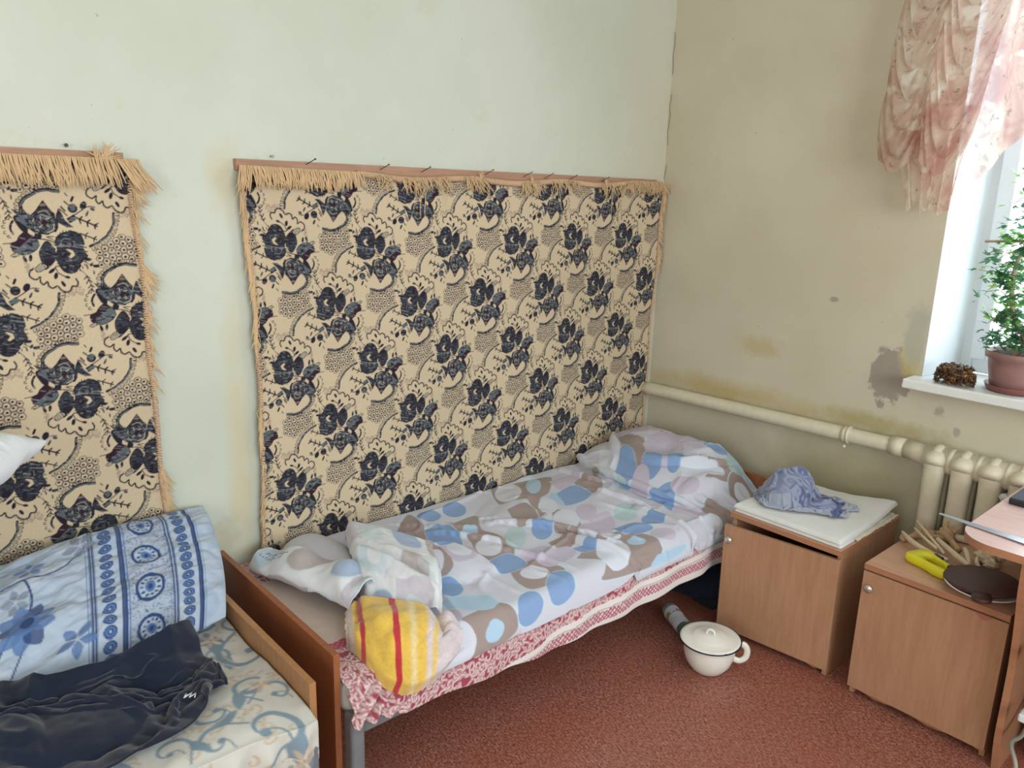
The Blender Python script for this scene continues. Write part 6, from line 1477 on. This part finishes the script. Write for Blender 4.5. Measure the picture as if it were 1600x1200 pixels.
lf = [(0, 0), (.18, -.28), (.50, -.42), (.42, -.12), (.72, -.10), (1.0, 0), (.72, .10), (.42, .12), (.50, .42), (.18, .28)]
V = []; F = []; FM = []
def add_leaf(c, s_, mi):
    yaw, pit, rol = rl.uniform(0, 2 * PI), rl.uniform(-.9, .5), rl.uniform(-.8, .8)
    R3 = Matrix.Rotation(yaw, 3, 'Z') @ Matrix.Rotation(pit, 3, 'Y') @ Matrix.Rotation(rol, 3, 'X'); o = len(V)
    V.append(tuple(Vector(c) + R3 @ (Vector((.42, 0, .02)) * s_)))
    for (a, b) in lf: V.append(tuple(Vector(c) + R3 @ (Vector((a, b, -.25 * b * b - .12 * a * a)) * s_)))
    for k in range(10): F.append((o, o + 1 + k, o + 1 + (k + 1) % 10)); FM.append(mi)
for k in range(620):
    if rl.random() < .75: c = np.array(rl.choice(tips)) + np.array([rl.gauss(0, .012), rl.gauss(0, .012), rl.gauss(0, .012)])
    else: b = trunk[rl.randrange(10, 50)]; c = b + np.array([rl.gauss(0, .04), rl.gauss(0, .035), rl.gauss(0, .03)])
    if c[1] > 3.20: c[1] = 3.18
    add_leaf(c, rl.uniform(.022, .048), 0 if rl.random() < .72 else 1)
for k in range(260):   # low mound over the pot
    a = rl.uniform(0, 2 * PI); r_q = rl.uniform(0, .13); add_leaf((-.785 + r_q * math.cos(a), 3.04 + r_q * .9 * math.sin(a), 1.125 + rl.uniform(0, .10) * (1 - r_q / .18)), rl.uniform(.018, .036), 0 if rl.random() < .85 else 1)
mk('foliage', V, F, None, plant, False, mats=lv, fmat=FM)
# knotted brown lump
kc = (-.957, 2.982, .9795); g = Geo(); rk = random.Random(5)
V1, F1 = blob((kc[0], kc[1], kc[2] + .034), .052, 9, (1.12, .80, .62), .25, 22); g.add((V1, F1))
for k in range(420):
    a = rk.uniform(0, 2 * PI); h = rk.uniform(0, 1); rr_ = .058 * (1 - .25 * h ** 3) if rk.random() < .75 else rk.uniform(0, .055); zz = h * .060 + .004 if rr_ > .045 else rk.uniform(.052, .068)
    c = Vector((kc[0] + rr_ * 1.10 * math.cos(a), kc[1] + rr_ * .80 * math.sin(a), kc[2] + zz)); d = Vector((rk.uniform(-1, 1), rk.uniform(-1, 1), rk.uniform(-.7, .7))).normalized(); L = rk.uniform(.005, .010)
    cu = Vector((rk.uniform(-1, 1), rk.uniform(-1, 1), rk.uniform(-1, 1))) * .003
    g.add(tube_geo([c - d * L, c + cu, c + d * L], [.0012, .0030, .0010], 6))
kt = NT('varnished_brown_husk'); n_ = kt.noise(kt.coord(), 60, 2); kt.base(kt.ramp(n_, [(.35, srgb(44, 26, 20)), (.55, srgb(96, 62, 32)), (.7, srgb(168, 122, 62))])); kt.rough(.18)
tag(g.mk('woven_basket', kt.m), 'small glossy dark brown knotted basket on the windowsill beside the plant pot', 'basket')

# ================================================================== CURTAIN
ct_ = thing('curtain', 'sheer peach curtain with brown flowers gathered up in swags at the top right', 'curtain', (-1.1, 2.90, 1.57))
def m_sheer():
    t = NT('sheer_peach_voile'); v = t.coord(kind='World')
    n1 = t.noise(v, 7, 3, .6, .6); n2 = t.noise(v, 15, 4, .6, 1.0); n3 = t.noise(v, 34, 3, .6)
    c = t.ramp(n1, [(.36, srgb(228, 216, 200)), (.52, srgb(216, 184, 168)), (.66, srgb(196, 146, 138))])
    c = t.mix(t.ramp(n2, [(.56, (0, 0, 0)), (.64, (.6, .6, .6))]), c, srgb(186, 148, 134)); c = t.mix(t.ramp(n3, [(.64, (0, 0, 0)), (.68, (.7, .7, .7))]), c, srgb(128, 118, 106))
    c = t.mix(t.ramp(t.noise(v, 11, 2), [(.62, (0, 0, 0)), (.68, (1, 1, 1))]), c, srgb(240, 234, 220))
    df = t.n('ShaderNodeBsdfDiffuse'); tl_ = t.n('ShaderNodeBsdfTranslucent'); tp = t.n('ShaderNodeBsdfTransparent')
    t.l(c, df.inputs[0]); t.l(c, tl_.inputs[0]); m1 = t.n('ShaderNodeMixShader'); m1.inputs[0].default_value = .55; t.l(df.outputs[0], m1.inputs[1]); t.l(tl_.outputs[0], m1.inputs[2])
    m2 = t.n('ShaderNodeMixShader'); m2.inputs[0].default_value = .30; t.l(m1.outputs[0], m2.inputs[1]); t.l(tp.outputs[0], m2.inputs[2]); t.l(m2.outputs[0], t.out.inputs[0]); return t.m
sheer = m_sheer()
def swag(name, xl, xr_, gx, ztop, zlo, nf, seed, y0, side_):
    """ruched puff: folds hang in U shapes from the gathering line gx out to the other edge"""
    n, m = 150, 420; U, V = np.meshgrid(np.linspace(0, 1, n), np.linspace(0, 1, m), indexing='ij')
    Z = ztop - V * (ztop - zlo)
    lo_ = xl(Z); hi_ = xr_(Z); X = lo_ + U * (hi_ - lo_)
    us = np.abs(X - gx(Z)) / np.maximum(np.abs(np.where(side_ < 0, lo_, hi_) - gx(Z)), .02)
    sagv = .16 * np.sin(PI * np.clip(us, 0, 1)) ** .8 * 1.0
    ph = (Z + sagv + .03 * fbm(U * 3, V * 6, seed, 3)) * nf
    f = np.abs(np.sin(ph * PI)); amp = .030 * (.35 + .65 * np.sin(PI * np.clip(us, 0.02, 1)) ** .5)
    Y = y0 - amp * f ** .8 - .020 * np.sin(PI * U) + .012 * np.sin(X * 90 + 4 * vnoise(X * 20, Z * 3, seed)) * np.exp(-us * 3)
    Zf = Z - sagv * .55 - .012 * f + .0 * Z
    return np.stack([X, Y, Zf], -1)
Z_ = lambda a, b: (lambda z: np.interp(z, a, b))
gx = Z_([1.6, 2.7], [-1.165, -1.10])
P1 = swag('left', Z_([1.70, 1.78, 1.90, 2.0, 2.12, 2.3, 2.7], [-1.25, -1.305, -1.315, -1.300, -1.30, -1.28, -1.26]), Z_([1.6, 2.7], [-1.155, -1.09]), gx, 2.66, 1.80, 10.5, 201, 2.905, -1)
P2 = swag('right', Z_([1.6, 2.7], [-1.175, -1.11]), Z_([1.74, 1.85, 2.1, 2.3, 2.7], [-1.02, -.99, -.96, -.93, -.90]), gx, 2.66, 1.79, 11.0, 207, 2.885, 1)
grid_obj('swag', P1, sheer, ct_, None); grid_obj('swag', P2, sheer, ct_, None)
# tail below the swags
n, m = 240, 120; U, V = np.meshgrid(np.linspace(0, 1, n), np.linspace(0, 1, m), indexing='ij')
zb = 1.572 + .012 * np.sin(U * 15) + .05 * np.exp(-((U - .27) / .07) ** 2) + .05 * sstep(.93, 1, U); zt_ = 1.92
X = (-1.262 + .262 * U) + V * (.075 - .00 * U) * (1 - U) - .035 * V * U; Zc = zt_ + (zb - zt_) * V
Y = 2.915 + .022 * np.sin(U * 30 + 2 * vnoise(U * 5, V * 2, 3)) * (.4 + .6 * V)
grid_obj('tail', np.stack([X, Y, Zc], -1), sheer, ct_, None)
# the rest of the curtain sweeping to the right across the glass
n, m = 200, 160; U, V = np.meshgrid(np.linspace(0, 1, n), np.linspace(0, 1, m), indexing='ij')
zb = np.interp(U, [0, .12, .35, .6, .8, 1], [1.63, 1.66, 1.80, 1.98, 2.18, 2.36]); Zc = 2.66 + (zb - 2.66) * V; X = np.interp(U, [0, 1], [-1.035, -.55]) + .02 * V * (1 - U) - .03 * V * V * (1 - U)
Y = 2.925 + .020 * np.sin(U * 34 + V * 2 + 3 * vnoise(U * 4, V * 2, 8)) - .02 * V
grid_obj('side_sweep', np.stack([X, Y, Zc], -1), sheer, ct_, None)
g = Geo(); g.add(tube_geo([(-1.45, 2.92, 2.67), (.95, 2.92, 2.67)], .012, 12)); rod = g.mk('curtain_rod', M['white_plastic'], None)
tag(rod, 'white curtain rod above the window', 'curtain rod')
print('scene complete')
